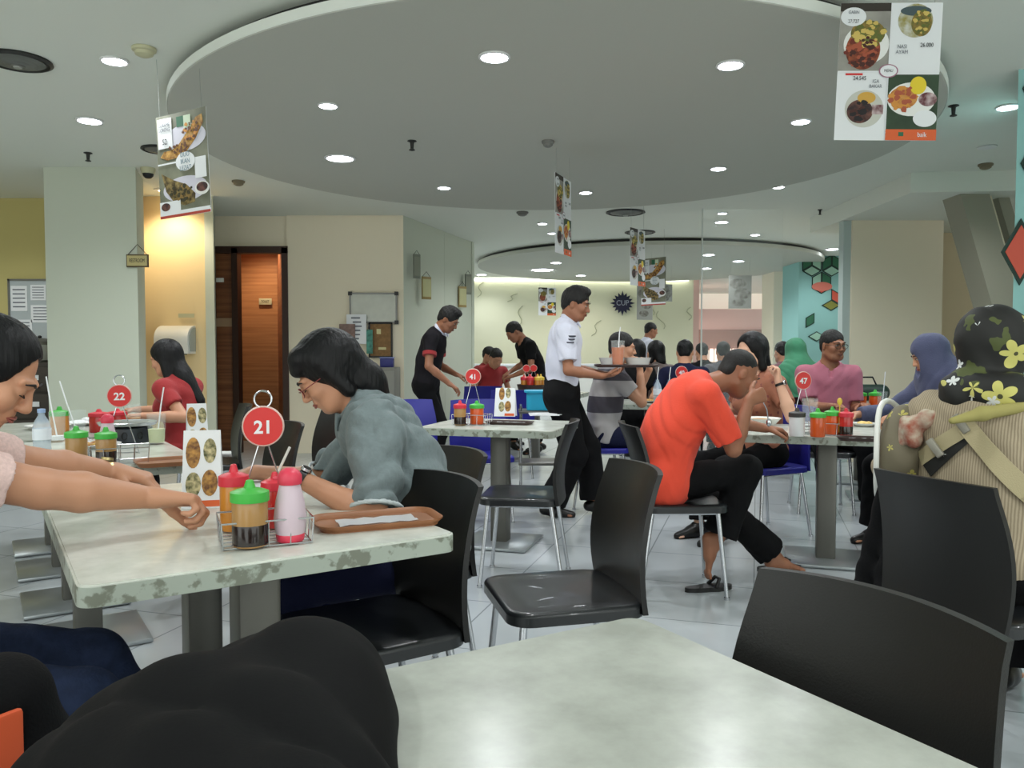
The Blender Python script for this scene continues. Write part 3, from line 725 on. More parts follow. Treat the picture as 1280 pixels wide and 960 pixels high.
def make_chair(seatm, backm, name='dining_chair'):
    """faces +Y, origin on the floor under the seat centre"""
    t = thing(name, 'x', 'chair')
    b = MB(); n = 14; vs = []; fs = []
    outline = rrect(.43, .42, .07, 6); m = len(outline)
    b.prism(outline, .425, .452); 
    def ring(sc, z): return [(x*sc, y*sc, z) for x, y in outline]
    lay = [ring(1.0, .452), ring(.985, .460), ring(.93, .464), ring(.6, .459), ring(.2, .457)]
    vs = [v for l in lay for v in l]
    for i in range(len(lay)-1):
        for k in range(m): fs.append((i*m+k, i*m+(k+1) % m, (i+1)*m+(k+1) % m, (i+1)*m+k))
    fs.append(tuple(range((len(lay)-1)*m, len(lay)*m))); b._add(vs, fs)
    b.build('seat', seatm, t, ang=50)
    # backrest: a curved shell rising from the rear of the seat
    nu, nv = 14, 14; P = []
    for side in (0, 1):
        for j in range(nv+1):
            v = j/nv; z = .43 + .41*v; yb = -.205 - .075*v**1.4 + .025*math.sin(v*math.pi); w = .205 + .012*math.sin(math.pi*min(1, v*1.1)) - .006*v
            for i in range(nu+1):
                u = 2*i/nu - 1; y = yb + .045*u*u*(.35+.65*v) + (0.0 if side == 0 else -.017)
                zz = z + (.006*(1-u*u) if j == nv else 0)
                P.append((w*u, y, zz))
    b = MB(); N0 = (nu+1)*(nv+1); fs = []
    for j in range(nv):
        for i in range(nu):
            a = j*(nu+1)+i; fs.append((a, a+1, a+nu+2, a+nu+1)); fs.append((N0+a, N0+a+nu+1, N0+a+nu+2, N0+a+1))
    for i in range(nu):
        fs.append((i, N0+i, N0+i+1, i+1)); a = nv*(nu+1)+i; fs.append((a, a+1, N0+a+1, N0+a))
    for j in range(nv):
        a = j*(nu+1); fs.append((a, a+nu+1, N0+a+nu+1, N0+a)); a += nu; fs.append((a, N0+a, N0+a+nu+1, a+nu+1))
    b._add(P, fs); b.build('backrest', backm, t, ang=60)
    for sx in (-1, 1):
        for sy, y0, y1 in ((1, .16, .20), (-1, -.16, -.225)):
            b = MB(); b.cyl((sx*.165, y0, .43), (sx*.195, y1, .006), .0115, .010, 14); b.cyl((sx*.195, y1, .012), (sx*.195, y1, 0), .014, .014, 14); b.build('leg', M_chrome, t)
    b = MB(); b.tube([(-.165, .16, .418), (.165, .16, .418), (.165, -.16, .418), (-.165, -.16, .418)], .01, 8, closed=True); b.build('seat_frame', M_chrome, t)
    return t
M_seat = mat('black glossy seat', (26, 28, 30), .30, bump=.08, bscale=400, coat=.2)
M_back = mat('black chair shell', (22, 21, 20), .38, bump=.06, bscale=300)
M_blue = mat('blue chair shell', (34, 34, 132), .45)
_protoB = make_chair(M_seat, M_back); _protoU = make_chair(M_blue, M_blue)
_used = {'B': False, 'U': False}
def chair(kind, x, y, face, lab, group=None):
    """face: compass of the sitter's gaze in degrees from +X"""
    p = _protoB if kind == 'B' else _protoU; rz = R(face - 90)
    if not _used[kind]: o = p; _used[kind] = True; o.location = (x, y, 0); o.rotation_euler = (0, 0, rz); o['label'] = lab
    else: o = copy_tree(p, loc=(x, y, 0), rz=rz, label=lab)
    o['group'] = group or ('black shell dining chairs' if kind == 'B' else 'blue shell dining chairs')
    return o
chair('B', -.395, 2.155, U31+180, 'black chair pushed to the near right side of table 21')
chair('B', -.40, 2.80, U31+176, 'black chair the writing man sits on')
chair('B', .15, 2.46, 194, 'empty black chair with shiny seat in the middle of the floor')
chair('B', .31, 1.03, 210.5, 'black chair tucked at the right side of the empty foreground table')
chair('B', 1.43, 2.38, 22, 'black chair carrying the woman in the floral headscarf')
chair('B', .06, 4.20, 172, 'black chair before table 41, its seat turned left')
chair('B', .835, 4.02, 2, 'black chair under the man in the orange shirt')
chair('B', -1.33, 3.9, U31+182, 'black chair behind the tent menu, right of table 22')
chair('B', -1.25, 4.7, U31+186, 'black chair left behind the writing man, further back')
chair('B', -2.05, 5.35, U31+172, 'black chair under the woman in red')
chair('B', -1.39, 1.62, U31-6, 'dark chair under the woman in the pink blouse')
chair('U', -.66, 5.75, -60, 'blue chair left behind table 41, near the black-shirted waiter')
chair('U', -.22, 5.75, -80, 'blue chair behind table 41, close to the blue seat at its left')
chair('U', .68, 6.28, 5, 'blue chair under the man in the striped shirt')
chair('U', 1.66, 5.25, 205, 'blue chair at the far left side of table 47')
chair('U', 2.95, 5.72, 160, 'blue chair between table 47 and the rear right table')
chair('U', .0, 7.75, 90, 'blue chair pushed to the far table with red baskets')
chair('U', -.3, 8.6, 90, 'blue chair beside the red-clad diner at the rear')
chair('U', 1.62, 7.75, -110, 'blue chair under the person in navy')
chair('B', 2.35, 6.05, -100, 'black chair under the man in pink')
chair('B', 2.72, 4.95, 190, 'black chair under the woman in the blue headscarf')

chair('B', -.20, .62, 30.5, 'black chair under the heaped jacket at the left of the foreground table')
chair('B', -.98, 1.02, 60, 'black chair at the bottom left corner holding a bag')

# ================================================================== PEOPLE
M_skin = [mat('skin', (190, 138, 108), .5, bump=.04, bscale=250), mat('darker skin', (150, 100, 74), .5, bump=.04, bscale=250), mat('lighter skin', (214, 168, 142), .5, bump=.04, bscale=250)]
M_hair = mat('black hair', (9, 9, 11), .5, bump=.35, bscale=120, stretch=(1, 1, .12), spec=.3)
M_hair2 = mat('short dark hair', (19, 17, 16), .6, bump=.5, bscale=260)
M_lip = mat('lips', (150, 84, 74), .45); M_lip2 = mat('dark lips', (112, 66, 54), .5)
M_eyew = mat('eye white', (214, 208, 200), .3); M_iris = mat('dark iris', (26, 18, 14), .2); M_lash = mat('lash', (30, 20, 18), .6)
M_nail = mat('nail', (214, 166, 146), .3)

def head_prims(sc=1.0, chin=1.0):
    a = []
    a.append(ell((0, -.014, .030), (.074, .091, .083), k=.02))
    a.append(ell((0, .020, -.035), (.060, .066, .078), k=.03))
    a.append(cap((-.030, .045, -.088), (.030, .045, -.088), .022, k=.03))
    a.append(ell((0, .060, -.094), (.020, .022, .018), k=.02))
    for s in (-1, 1):
        a.append(ell((s*.040, .058, -.026), (.026, .026, .026), k=.02))
        a.append(cap((s*.052, .0, -.060), (s*.034, .045, -.086), .022, k=.025))
        a.append(ell((s*.030, .098, .004), (.0155, .016, .0105), k=.014, op='-'))
        a.append(ell((s*.030, .074, .002), (.0145, .0145, .0125), k=.006))
        a.append(ell((s*.011, .095, -.034), (.0085, .0085, .007), k=.007))
        a.append(ell((s*.077, -.006, -.008), (.010, .019, .030), rot=Matrix.Rotation(R(s*-18), 3, 'Z'), k=.006))
        a.append(ell((s*.087, .004, -.006), (.006, .009, .018), k=.006, op='-'))
        a.append(cap((s*.012, .088, .022), (s*.046, .074, .024), .008, k=.014))
    a.append(cap((0, .086, .010), (0, .105, -.030), .0075, .0105, k=.012))
    a.append(ell((0, .080, -.060), (.024, .014, .016), k=.012))
    out = []
    for p in a:
        q = dict(p)
        if p['t'] == 'cap': q['a'] = p['a']*sc; q['b'] = p['b']*sc; q['ra'] = p['ra']*sc; q['rb'] = p['rb']*sc
        else: q['c'] = p['c']*sc; q['r'] = tuple(x*sc for x in p['r'])
        out.append(q)
    return out
def hand_prims(w, d, n, side, curl=(20, 30, 25), sc=1.0, spread=0.0, thumb=0.3):
    """w wrist, d pointing direction, n palm normal, side +1 right hand / -1 left"""
    d = Vector(d).normalized(); n = Vector(n); n = (n - d*n.dot(d)).normalized(); s = d.cross(n)*side
    w = Vector(w); out = []
    K = [(.084, .027), (.088, .009), (.085, -.009), (.078, -.026)]; L = [.068, .077, .071, .055]; rr = [.0086, .009, .0085, .0075]
    for i in range(4):
        kn = w + d*K[i][0]*sc + s*K[i][1]*sc
        out.append(cap(w + d*.012*sc + s*K[i][1]*.55*sc, kn, .0165*sc, .0115*sc, k=.012*sc))
        dd = (d + s*(1.5 - i)*spread*.12).normalized(); p = kn; c = 0
        for j, fr in enumerate((.45, .31, .26)):
            c += R(curl[j] * (1 + .12*i)); v = dd*math.cos(c) + n*math.sin(c)
            q = p + v*L[i]*fr*sc; r0 = rr[i]*(1 - .09*j)*sc
            out.append(cap(p, q, r0, r0*.92, k=.004*sc)); p = q
    b = w + d*.020*sc + s*.020*sc; v = (d*.62 + s*.62 + n*thumb).normalized(); p = b
    for j, ln in enumerate((.045, .033, .027)):
        q = p + v*ln*sc; out.append(cap(p, q, (.0145 - .002*j)*sc, (.012 - .002*j)*sc, k=.01 if j == 0 else .004)); p = q
        v = (v*.85 + d*.25 - s*.12 + n*.15).normalized()
    return out
def ik(a, c, l1, l2, pole):
    a = Vector(a); c = Vector(c); d = c - a; L = d.length; mx = (l1 + l2)*.998
    if L > mx: c = a + d*(mx/L); d = c - a; L = mx
    L = max(L, abs(l1 - l2)*1.02 + 1e-3); u = d.normalized(); x = (l1*l1 - l2*l2 + L*L)/(2*L); y = math.sqrt(max(l1*l1 - x*x, 0))
    p = Vector(pole); p = (p - u*p.dot(u)).normalized(); return a + u*x + p*y, c

def folds(amp, fx=22, fz=30, ph=0.0):
    return lambda x, y, z: amp*(np.sin(x*fx + 3*np.sin(z*9 + ph) + ph)*np.sin(z*fz*.6 + 2.2*np.sin(y*14 + ph)) + .7*(1 - 2*np.abs(np.sin(x*fx*.9 + y*19 + z*15 + 1.8*np.sin(z*13 + x*11) + ph*2))) + .25*np.sin(x*70 + z*55 + 3*np.sin(y*40)))
def fine(amp): return lambda x, y, z: amp*(np.sin(x*210 + 4*np.sin(z*30))*np.sin(y*190 + 3*np.sin(z*26)) + .5*np.sin(z*55 + x*60))

class Fig: pass
def figure(label, pos, face, H=1.65, pz=.53, lean=(8, 14), side=0.0, twist=0.0, neck=25, head=(10, 0, 0), female=False, girth=1.0,
           hands=None, feet=None, poles=None, kneepole=None, h=.006, skin=0, hair='short', top=None, bottom=None, shoes=None,
           eyes='open', facescale=1.0, group=None, name='person', legs=True, footdir=None, hairmat=None, armr=1.0, handr=1.0, hoff=(0,0,0)):
    S = H/1.65; P = Fig(); root = thing(name, label, 'person', (pos[0], pos[1], 0), R(face - 90), group); P.root = root
    M = Matrix.Translation((pos[0], pos[1], 0)) @ Matrix.Rotation(R(face - 90), 4, 'Z'); Mi = M.inverted(); Mr = Mi.to_3x3()
    P.M = M; P.Mi = Mi
    def sp(a): return Vector((math.sin(R(side)), math.sin(R(a)), math.cos(R(a)))).normalized()
    p0 = Vector((0, 0, pz)); mid = p0 + sp(lean[0])*.24*S; nb = mid + sp(lean[1])*.265*S
    fw = Vector((0, math.cos(R(lean[1])), -math.sin(R(lean[1]))))
    tw = Matrix.Rotation(R(twist), 3, 'Z'); rt = tw @ Vector((1, 0, 0)); fwt = tw @ fw
    shw = (.158 if female else .178)*S*girth**.3
    sc_ = nb - sp(lean[1])*.045*S; shR = sc_ + rt*shw; shL = sc_ - rt*shw
    nk = nb + Vector((0, math.sin(R(neck)), math.cos(R(neck))))*.075*S + Vector(hoff)
    Rh = Matrix.Rotation(R(head[1]), 3, 'Z') @ Matrix.Rotation(R(-head[0]), 3, 'X') @ Matrix.Rotation(R(head[2]), 3, 'Y')
    hs = S**.4
    hc = nk + Rh @ Vector((0, .030, .098))*hs; HM = Matrix.Translation(hc) @ Rh.to_4x4(); P.HM = HM; P.hs = hs; P.nb = nb; P.sp1 = sp(lean[1]); P.fw = fwt; P.rt = rt; P.mid = mid; P.p0 = p0; P.shR = shR; P.shL = shL
    body = xf(head_prims(hs), HM)
    nr = .050 if female else .057
    body.append(cap(nb - sp(lean[1])*.02, hc + Rh @ Vector((0, -.030, -.050))*hs, nr*1.08, nr*.97, k=.03))
    def torso(off, k=.05):
        g = girth; t = []
        t.append(cap(p0 + Vector((-.075*S, 0, 0)), p0 + Vector((.075*S, 0, 0)), .095*S*g + off, k=k))
        t.append(cap(p0 + sp(lean[0])*.05, mid, .140*S*g + off, (.125 if female else .138)*S*g + off, k=k, n=Vector((0, math.cos(R(lean[0])), -math.sin(R(lean[0])))), s=1.32/g**.5))
        t.append(cap(mid, nb - sp(lean[1])*.12*S, (.128 if female else .142)*S*g + off, .150*S*g + off, k=k, n=fw, s=1.38))
        t.append(cap(sc_ - rt*shw*.85 - sp(lean[1])*.01, sc_ + rt*shw*.85 - sp(lean[1])*.01, .056*S + off, k=k))
        t.append(cap(nb, nb - sp(lean[1])*.09, .062*S + off*.6, .09*S + off, k=k, n=fw, s=1.1))
        if female:
            for s in (-1, 1): t.append(ell(mid + sp(lean[1])*.09*S + fwt*.088*S + rt*s*.07, (.062*S+off*.7,)*3, k=.05))
        return t
    body += torso(-.012)
    arms = {}
    for nm, sh, sg in (('R', shR, 1), ('L', shL, -1)):
        spec = (hands or {}).get(nm)
        if spec is None: tgt = M @ (sh + Vector((sg*.06, .10, -.42))); spec = dict(w=tgt, d=M.to_3x3() @ Vector((0, .4, -1)), n=M.to_3x3() @ Vector((-sg, 0, 0)))
        w = Mi @ Vector(spec['w']); pole = Mr @ Vector(spec['pole']) if 'pole' in spec else Vector((sg*.6, -.5, -.8))
        el, w = ik(sh, w, .275*S, .250*S, pole); arms[nm] = (sh, el, w)
        ar = armr*S; body.append(cap(sh, el, .044*ar, .037*ar, k=.02)); body.append(cap(el, el.lerp(w, .35), .037*ar, .038*ar, k=.012)); body.append(cap(el.lerp(w, .35), w, .038*ar, .0235*S*armr**.5, k=.012))
        d = Mr @ Vector(spec['d']) if 'd' in spec else (w - el); n = Mr @ Vector(spec.get('n', (0, 0, -1)))
        body.append(cap(w, w + d.normalized()*.02, .024*S, .02*S, k=.012, n=n, s=1.25))
        body += hand_prims(w, d, n, sg, spec.get('curl', (25, 35, 25)), S*handr*(.93 if female else 1.0), spec.get('spread', 0), spec.get('thumb', .3))
    P.arms = arms; legd = {}
    if legs:
        for nm, sg in (('R', 1), ('L', -1)):
            hp = p0 + Vector((sg*.088*S, 0, -.01)); f = (feet or {}).get(nm)
            ft = Mi @ Vector(f) if f is not None else Vector((sg*.10, .44, .085))
            kp = Vector(kneepole) if kneepole else Vector((sg*.1, .7, .9))
            kn, ft = ik(hp, ft, .425*S, .405*S, kp); legd[nm] = (hp, kn, ft)
            body.append(cap(hp, kn, .068*S, .05*S, k=.03)); body.append(cap(kn, kn.lerp(ft, .3), .05*S, .049*S, k=.02)); body.append(cap(kn.lerp(ft, .3), ft, .049*S, .031*S, k=.02))
            fd = Vector((footdir or {}).get(nm, (sg*.12, 1, -.12))).normalized()
            lat = fd.cross(Vector((0, 0, 1)));  lat = lat.normalized() if lat.length > .1 else Vector((1, 0, 0))
            up = lat.cross(fd)
            body.append(cap(ft - fd*.035 - up*.03, ft + fd*.05 - up*.035, .033, .032, k=.03)); body.append(cap(ft + fd*.03 - up*.03, ft + fd*.135 - up*.052, .030, .018, k=.02, n=up, s=1.3))
            for q in range(5):
                b0 = ft + fd*.135 + lat*(q - 2)*.014*1 - up*.054; body.append(cap(b0, b0 + fd*(.032 - .003*abs(q-1)), .010, .008, k=.006))
            P.feet = getattr(P, 'feet', {}); P.feet[nm] = (ft, fd, lat, up)
    P.legd = legd
    b = sdf_mesh('body', body, h, M_skin[skin], root); P.body = b
    # ---- face parts
    def hb(): return MB()
    def put(mb, nm, m, par=None): 
        o = mb.build(nm, m, par or b)
        if par is None or par is b: o.data.transform(HM @ Matrix.Scale(hs, 4))
        return o
    if facescale and facescale > 0:
        for s in (-1, 1):
            if eyes == 'open':
                e = MB(); e.ball((s*.030, .0775, .002), (.0125, .0125, .0062)); e.ball((s*.030, .0868, .002), (.0052, .0042, .0052)); put(MB().ball((s*.030, .0775, .0015), (.0128, .0128, .0058)), 'eye', M_eyew)
                put(MB().ball((s*.030, .0868, .0015), (.005, .0045, .005)), 'iris', M_iris)
            put(MB().tube([(s*.0175, .086, .0035 if eyes=='open' else -.004), (s*.030, .0915, .0085 if eyes=='open' else -.0065), (s*.0435, .083, .0035 if eyes=='open' else -.004)], [.0012, .0018, .001], 6), 'eyelash', M_lash)
            put(MB().tube([(s*.014, .0955, .0215), (s*.030, .0945, .0275), (s*.049, .082, .022)], [.0026, .0034, .0016], 8), 'eyebrow', M_lash)
        lp = MB(); lp.tube([(-.024, .0855, -.061), (-.012, .0945, -.0585), (0, .0965, -.0595), (.012, .0945, -.0585), (.024, .0855, -.061)], [.001, .0034, .0036, .0034, .001], 8)
        lp.tube([(-.022, .0855, -.062), (-.011, .093, -.0665), (0, .0945, -.0675), (.011, .093, -.0665), (.022, .0855, -.062)], [.001, .0038, .0044, .0038, .001], 8)
        put(lp, 'lips', M_lip if skin != 1 else M_lip2)
    # ---- hair
    hm = hairmat or (M_hair if hair in ('long', 'pony', 'bun', 'bob') else M_hair2)
    if hair and hair != 'hijab':
        g = []; tk = {'short': .0, 'crop': -.006, 'long': .008, 'pony': .006, 'bun': .004, 'bob': .008, 'quiff': .004}[hair]
        g.append(ell((0, -.017, .036), (.080+tk, .097+tk, .086+tk), k=.01))
        if hair == 'quiff': g.append(ell((0, .045, .100), (.052, .045, .030), k=.02)); g.append(ell((0, .0, .112), (.055, .06, .025), k=.02))
        if hair in ('short', 'crop', 'quiff'): g.append(ell((0, -.066, -.02), (.060, .038, .05), k=.02))
        fz = .026 if hair in ('short', 'quiff', 'crop') else .0
        g.append(ell((0, .098, -.045 if fz else -.030), (.072, .080, .098 + (.0 if fz else .016)), k=.008, op='-'))
        if hair == 'bun': g.append(ell((0, .112, .0), (.078, .078, .092), k=.012, op='-'))
        g.append(ell((0, .02, -.115), (.11, .095, .082), k=.01, op='-')) if hair in ('short', 'crop', 'quiff') else None
        if hair in ('short', 'crop', 'quiff'):
            for s in (-1, 1): g.append(ell((s*.085, .012, -.018), (.03, .034, .036), k=.005, op='-'))
        if hair in ('long', 'bob'):
            for s in (-1, 1): g.append(cap((s*.060, -.015, .02), (s*.078, -.01, -.11 if hair == 'bob' else -.17), .034, .026, k=.03))
            g.append(cap((0, -.06, .0), (0, -.085, -.12 if hair == 'bob' else -.20), .075, .06, k=.04, n=(0, 1, 0), s=1.4))
            if hair == 'long': g.append(cap((0, -.085, -.16), (0.02, -.13, -.34), .08, .045, k=.04, n=(0, 1, 0), s=1.7))
        if hair == 'pony':
            g.append(ell((0,-.03,.045),(.09,.10,.088),k=.02)); g.append(cap((0, -.06, .0), (0, -.085, -.10), .068, .058, k=.04)); g.append(cap((0, -.085, -.09), (.01, -.085, -.20), .055, .03, k=.03)); g.append(cap((-.035, .048, .088), (.035, .048, .088), .030, .030, k=.03)); g.append(cap((-.04, .074, .060), (.04, .074, .060), .018, .018, k=.02))
            for s in (-1, 1): g.append(cap((s*.066, .005, .05), (s*.076, -.02, -.08), .026, .022, k=.03))
        if hair == 'bun': g.append(ell((0, -.105, .03), (.045, .04, .045), k=.02)); g.append(cap((0, -.05, -.02), (0, -.075, -.07), .055, .035, k=.03))
        g = [x for x in g if x]
        for q in g:
            if q['t'] == 'cap': q['a'] *= hs; q['b'] *= hs; q['ra'] *= hs; q['rb'] *= hs
            else: q['c'] *= hs; q['r'] = tuple(x*hs for x in q['r'])
        g = xf(g, HM); sdf_mesh('hair', g, min(h, .005) if h < .008 else .006, hm, b, disp=fine(dict(crop=.0006, short=.0024, quiff=.0028).get(hair, .001)))
    # ---- clothes
    if top:
        off = top.get('off', .013); g = torso(off)
        for nm, sg in (('R', 1), ('L', -1)):
            sh, el, w = arms[nm]; sl = top.get('sleeve', .6)
            if sl <= 1:
                e = sh.lerp(el, sl); g.append(cap(sh, e + (el-sh).normalized()*.06, .054*S + off*.7, .050*S + off*.7, k=.03, cut=(e, el - sh)))
            else:
                g.append(cap(sh, el, .052*S + off*.7, .044*S + off*.6, k=.03)); e = el.lerp(w, sl - 1)
                g.append(cap(el, e + (w-el).normalized()*.04, .044*S + off*.6, .033*S + off*.6 if sl > 1.5 else .044*S + off*.5, k=.02, cut=(e, w - el)))
        nd = (hc - nb).normalized()
        g.append(cap(nb + nd*.012 + fwt*.016, nb + nd*.16 + fwt*.01, (.060 if not top.get('vneck') else .068)*S, .075, k=.006, op='-'))
        if top.get('vneck'): g.append(cap(nb + fwt*.085 + nd*.05, nb + fwt*.12 - nd*.06, .032, .006, k=.004, op='-'))
        hem = p0 - sp(lean[0])*top.get('hem', .05)
        o = sdf_mesh('shirt' if not top.get('name') else top['name'], g, h, top['m'], b, disp=folds(top.get('fold', .0035), ph=pos[0]*5), planes=[(hem, -sp(lean[0]))]); P.top = o
        if top.get('collar'):
            c = [tor(nb + nd*.050 + fwt*.004, nd + fwt*.25, .066*S, .0065, k=.004, hs=2.6), cap(nb + nd*.06 + fwt*.075, nb + fwt*.12 - nd*.02 , .022, .006, k=.006, op='-')]
            for s in (-1, 1): c.insert(1, cap(nb + nd*.034 + fwt*.074 + rt*s*.030, nb + nd*.004 + fwt*.104 + rt*s*.048, .016, .010, k=.008, n=fwt, s=2.2))
            sdf_mesh('collar', c, min(h, .004), top.get('cm', top['m']), o)
        if top.get('cuff'):
            for nm in ('R', 'L'):
                sh, el, w = arms[nm]; sl = top['sleeve']; a_, b_ = (sh, el) if sl <= 1 else (el, w); e = a_.lerp(b_, (sl if sl <= 1 else sl - 1)) ; dd = (b_ - a_).normalized()
                sdf_mesh('cuff', [cap(e - dd*.075, e + dd*.05, .060*S+top['off'], .058*S+top['off'], k=.004, cut=(e + dd*.012, dd)), cap(e - dd*.3, e - dd*.075, .11, .11, k=.003, op='-')], min(h, .005), top['cuff'], o)
    if bottom and legs:
        off = bottom.get('off', .012); g = [cap(p0 + Vector((-.075*S, 0, 0)), p0 + Vector((.075*S, 0, 0)), .098*S*girth + off, k=.04), cap(p0, p0 + sp(lean[0])*.10, .11*S*girth + off, .12*S*girth + off, k=.04, n=Vector((0, 1, 0)), s=1.25)]
        for nm in ('R', 'L'):
            hp, kn, ft = legd[nm]; e = kn.lerp(ft, bottom.get('len', .93))
            g.append(cap(hp, kn, .078*S + off, .056*S + off, k=.03)); g.append(cap(kn, e + (ft-kn).normalized()*.04, .055*S + off, bottom.get('cuffr', .050)*S + off, k=.03, cut=(e, ft - kn)))
        o = sdf_mesh(bottom.get('name', 'trousers'), g, max(h, .006), bottom['m'], b, disp=folds(bottom.get('fold', .003), ph=pos[1]*3)); P.bottom = o
    if shoes and legs:
        for nm in ('R', 'L'):
            ft, fd, lat, up = P.feet[nm]
            sdf_mesh('shoe', [cap(ft - fd*.04 - up*.035, ft + fd*.05 - up*.035, .040, .038, k=.03), cap(ft + fd*.03 - up*.04, ft + fd*.16 - up*.052, .040, .028, k=.03), cap(ft + up*.01, ft - up*.02, .040, .042, k=.02, cut=(ft + up*.012, up))],
                     max(.006, h), shoes, b, planes=[(ft - up*.078, -up)])
    return P
from mathutils.bvhtree import BVHTree
def bvh(o):
    me = o.data; return BVHTree.FromPolygons([v.co.copy() for v in me.vertices], [tuple(p.vertices) for p in me.polygons])
def att(P, mb, nm, m, frame='head', par=None, label=None):
    o = mb.build(nm, m, par or P.body, label=label)
    if frame == 'head': o.data.transform(P.HM @ Matrix.Scale(P.hs, 4))
    return o
def glasses(P, m, rx=.024, rz=.017, z=-.004):
    b = MB()
    for s in (-1, 1):
        b.tube([(s*.032 + rx*math.cos(R(a)), .104 - .006*abs(math.cos(R(a))), z + rz*math.sin(R(a))) for a in range(0, 360, 20)], .0017, 6, closed=True)
        b.tube([(s*(.032 + rx), .099, z + .005), (s*.074, .085, z + .006), (s*.080, .0, z + .006)], .0016, 6)
    b.tube([(-.009, .104, z + .003), (0, .107, z + .006), (.009, .104, z + .003)], .0016, 6)
    o = att(P, b, 'eyeglasses', m); 
    g = MB()
    for s in (-1, 1): g.prism([(s*.032 + rx*.97*math.cos(R(a)), z + rz*.97*math.sin(R(a))) for a in range(0, 360, 20)], -.1005, -.0995, Matrix.Rotation(R(90), 4, 'X'))
    q = g.build('lens', M_glass, o); q.data.transform(P.HM @ Matrix.Scale(P.hs, 4)); return o
M_glass = mat('clear glass', (240, 246, 246), .03, trans=1.0, ior=1.12, alpha=.35)
def watch(P, arm, m1, m2, rr=.028, w=.02, t=.90, nm='wristwatch', dial=True):
    sh, el, wr = P.arms[arm]; c = el.lerp(wr, t); d = (wr - el).normalized(); r3 = d.to_track_quat('Z', 'Y').to_matrix().to_4x4(); M = Matrix.Translation(c) @ r3
    b = MB(); n = 24; vs = []; fs = []
    for k in range(n):
        a = 2*math.pi*k/n
        for r_, z in ((rr, -w/2), (rr+.003, -w/2), (rr+.003, w/2), (rr, w/2)): vs.append(M @ Vector((r_*math.cos(a), r_*math.sin(a), z)))
    for k in range(n):
        j = (k+1) % n
        for i in range(4): fs.append((k*4+i, j*4+i, j*4+(i+1) % 4, k*4+(i+1) % 4))
    b._add(vs, fs); o = b.build(nm, m1, P.body)
    if dial:
        loc = (M.inverted().to_3x3() @ Vector((0, 0, 1))); loc.z = 0; loc = loc.normalized() if loc.length > .1 else Vector((1, 0, 0))
        f = (M.to_3x3() @ loc); c2 = c + f*(rr + .003)
        b = MB(); b.cyl(c2, c2 + f*.008, .017, .016, 24); b.build('watch_case', m2, o); b = MB(); b.cyl(c2 + f*.008, c2 + f*.009, .013, .013, 24); b.build('dial', M_black, o)
    return o

def cloth(name, col, **k): return mat(name, col, k.pop('rough', .85), bump=k.pop('bump', .25), bscale=k.pop('bscale', 140), sheen=.08 if sum(col) > 150 else 0, spec=.5 if sum(col) > 150 else .2, **k)
M_jeans = cloth('dark blue denim', (34, 44, 68), var=.2, vscale=30); M_blackcloth = cloth('black cloth', (11, 11, 13), bscale=200)
M_navy = cloth('navy cloth', (22, 26, 52)); M_shoe = mat('black shoe leather', (16, 15, 15), .35)
M_greyshirt = cloth('grey green shirt', (112, 124, 126), var=.06, vscale=60, bump=.4, bscale=45); M_greyin = cloth('pale grey cuff', (158, 166, 166))
M_pinkb = cloth('pink white blouse', (214, 184, 178), var=.08, vscale=120)
M_red = cloth('dark red cloth', (150, 40, 42)); M_orange = cloth('coral orange shirt', (226, 74, 50), bump=.15); M_whiteshirt = cloth('white shirt', (204, 206, 220))
M_pinkshirt = cloth('dusty pink shirt', (176, 104, 122)); M_green = cloth('sea green scarf', (70, 138, 104)); M_slate = cloth('slate blue cloth', (76, 80, 108)); M_ash = cloth('ash grey cloth', (94, 92, 98))
def stripes():
    m = bpy.data.materials.new('banded shirt'); m.use_nodes = True; nt = m.node_tree; N = nt.nodes; L = nt.links; b = N['Principled BSDF']
    tc = N.new('ShaderNodeTexCoord'); s = N.new('ShaderNodeSeparateXYZ'); L.new(tc.outputs['Object'], s.inputs[0])
    cr = N.new('ShaderNodeValToRGB'); cr.color_ramp.interpolation = 'CONSTANT'; e = cr.color_ramp.elements
    e[0].position = 0; e[0].color = rgb(176, 172, 172); e[1].position = .32; e[1].color = rgb(72, 68, 76)
    for p, c in ((.52, (176, 172, 172)), (.72, (82, 78, 86)), (.86, (150, 148, 150))): q = e.new(p); q.color = rgb(*c)
    L.new(math_node(nt, 'MULTIPLY_ADD', s.outputs[2], 1.6, -.85), cr.inputs[0]); L.new(cr.outputs[0], b.inputs['Base Color']); b.inputs['Roughness'].default_value = .85
    return m
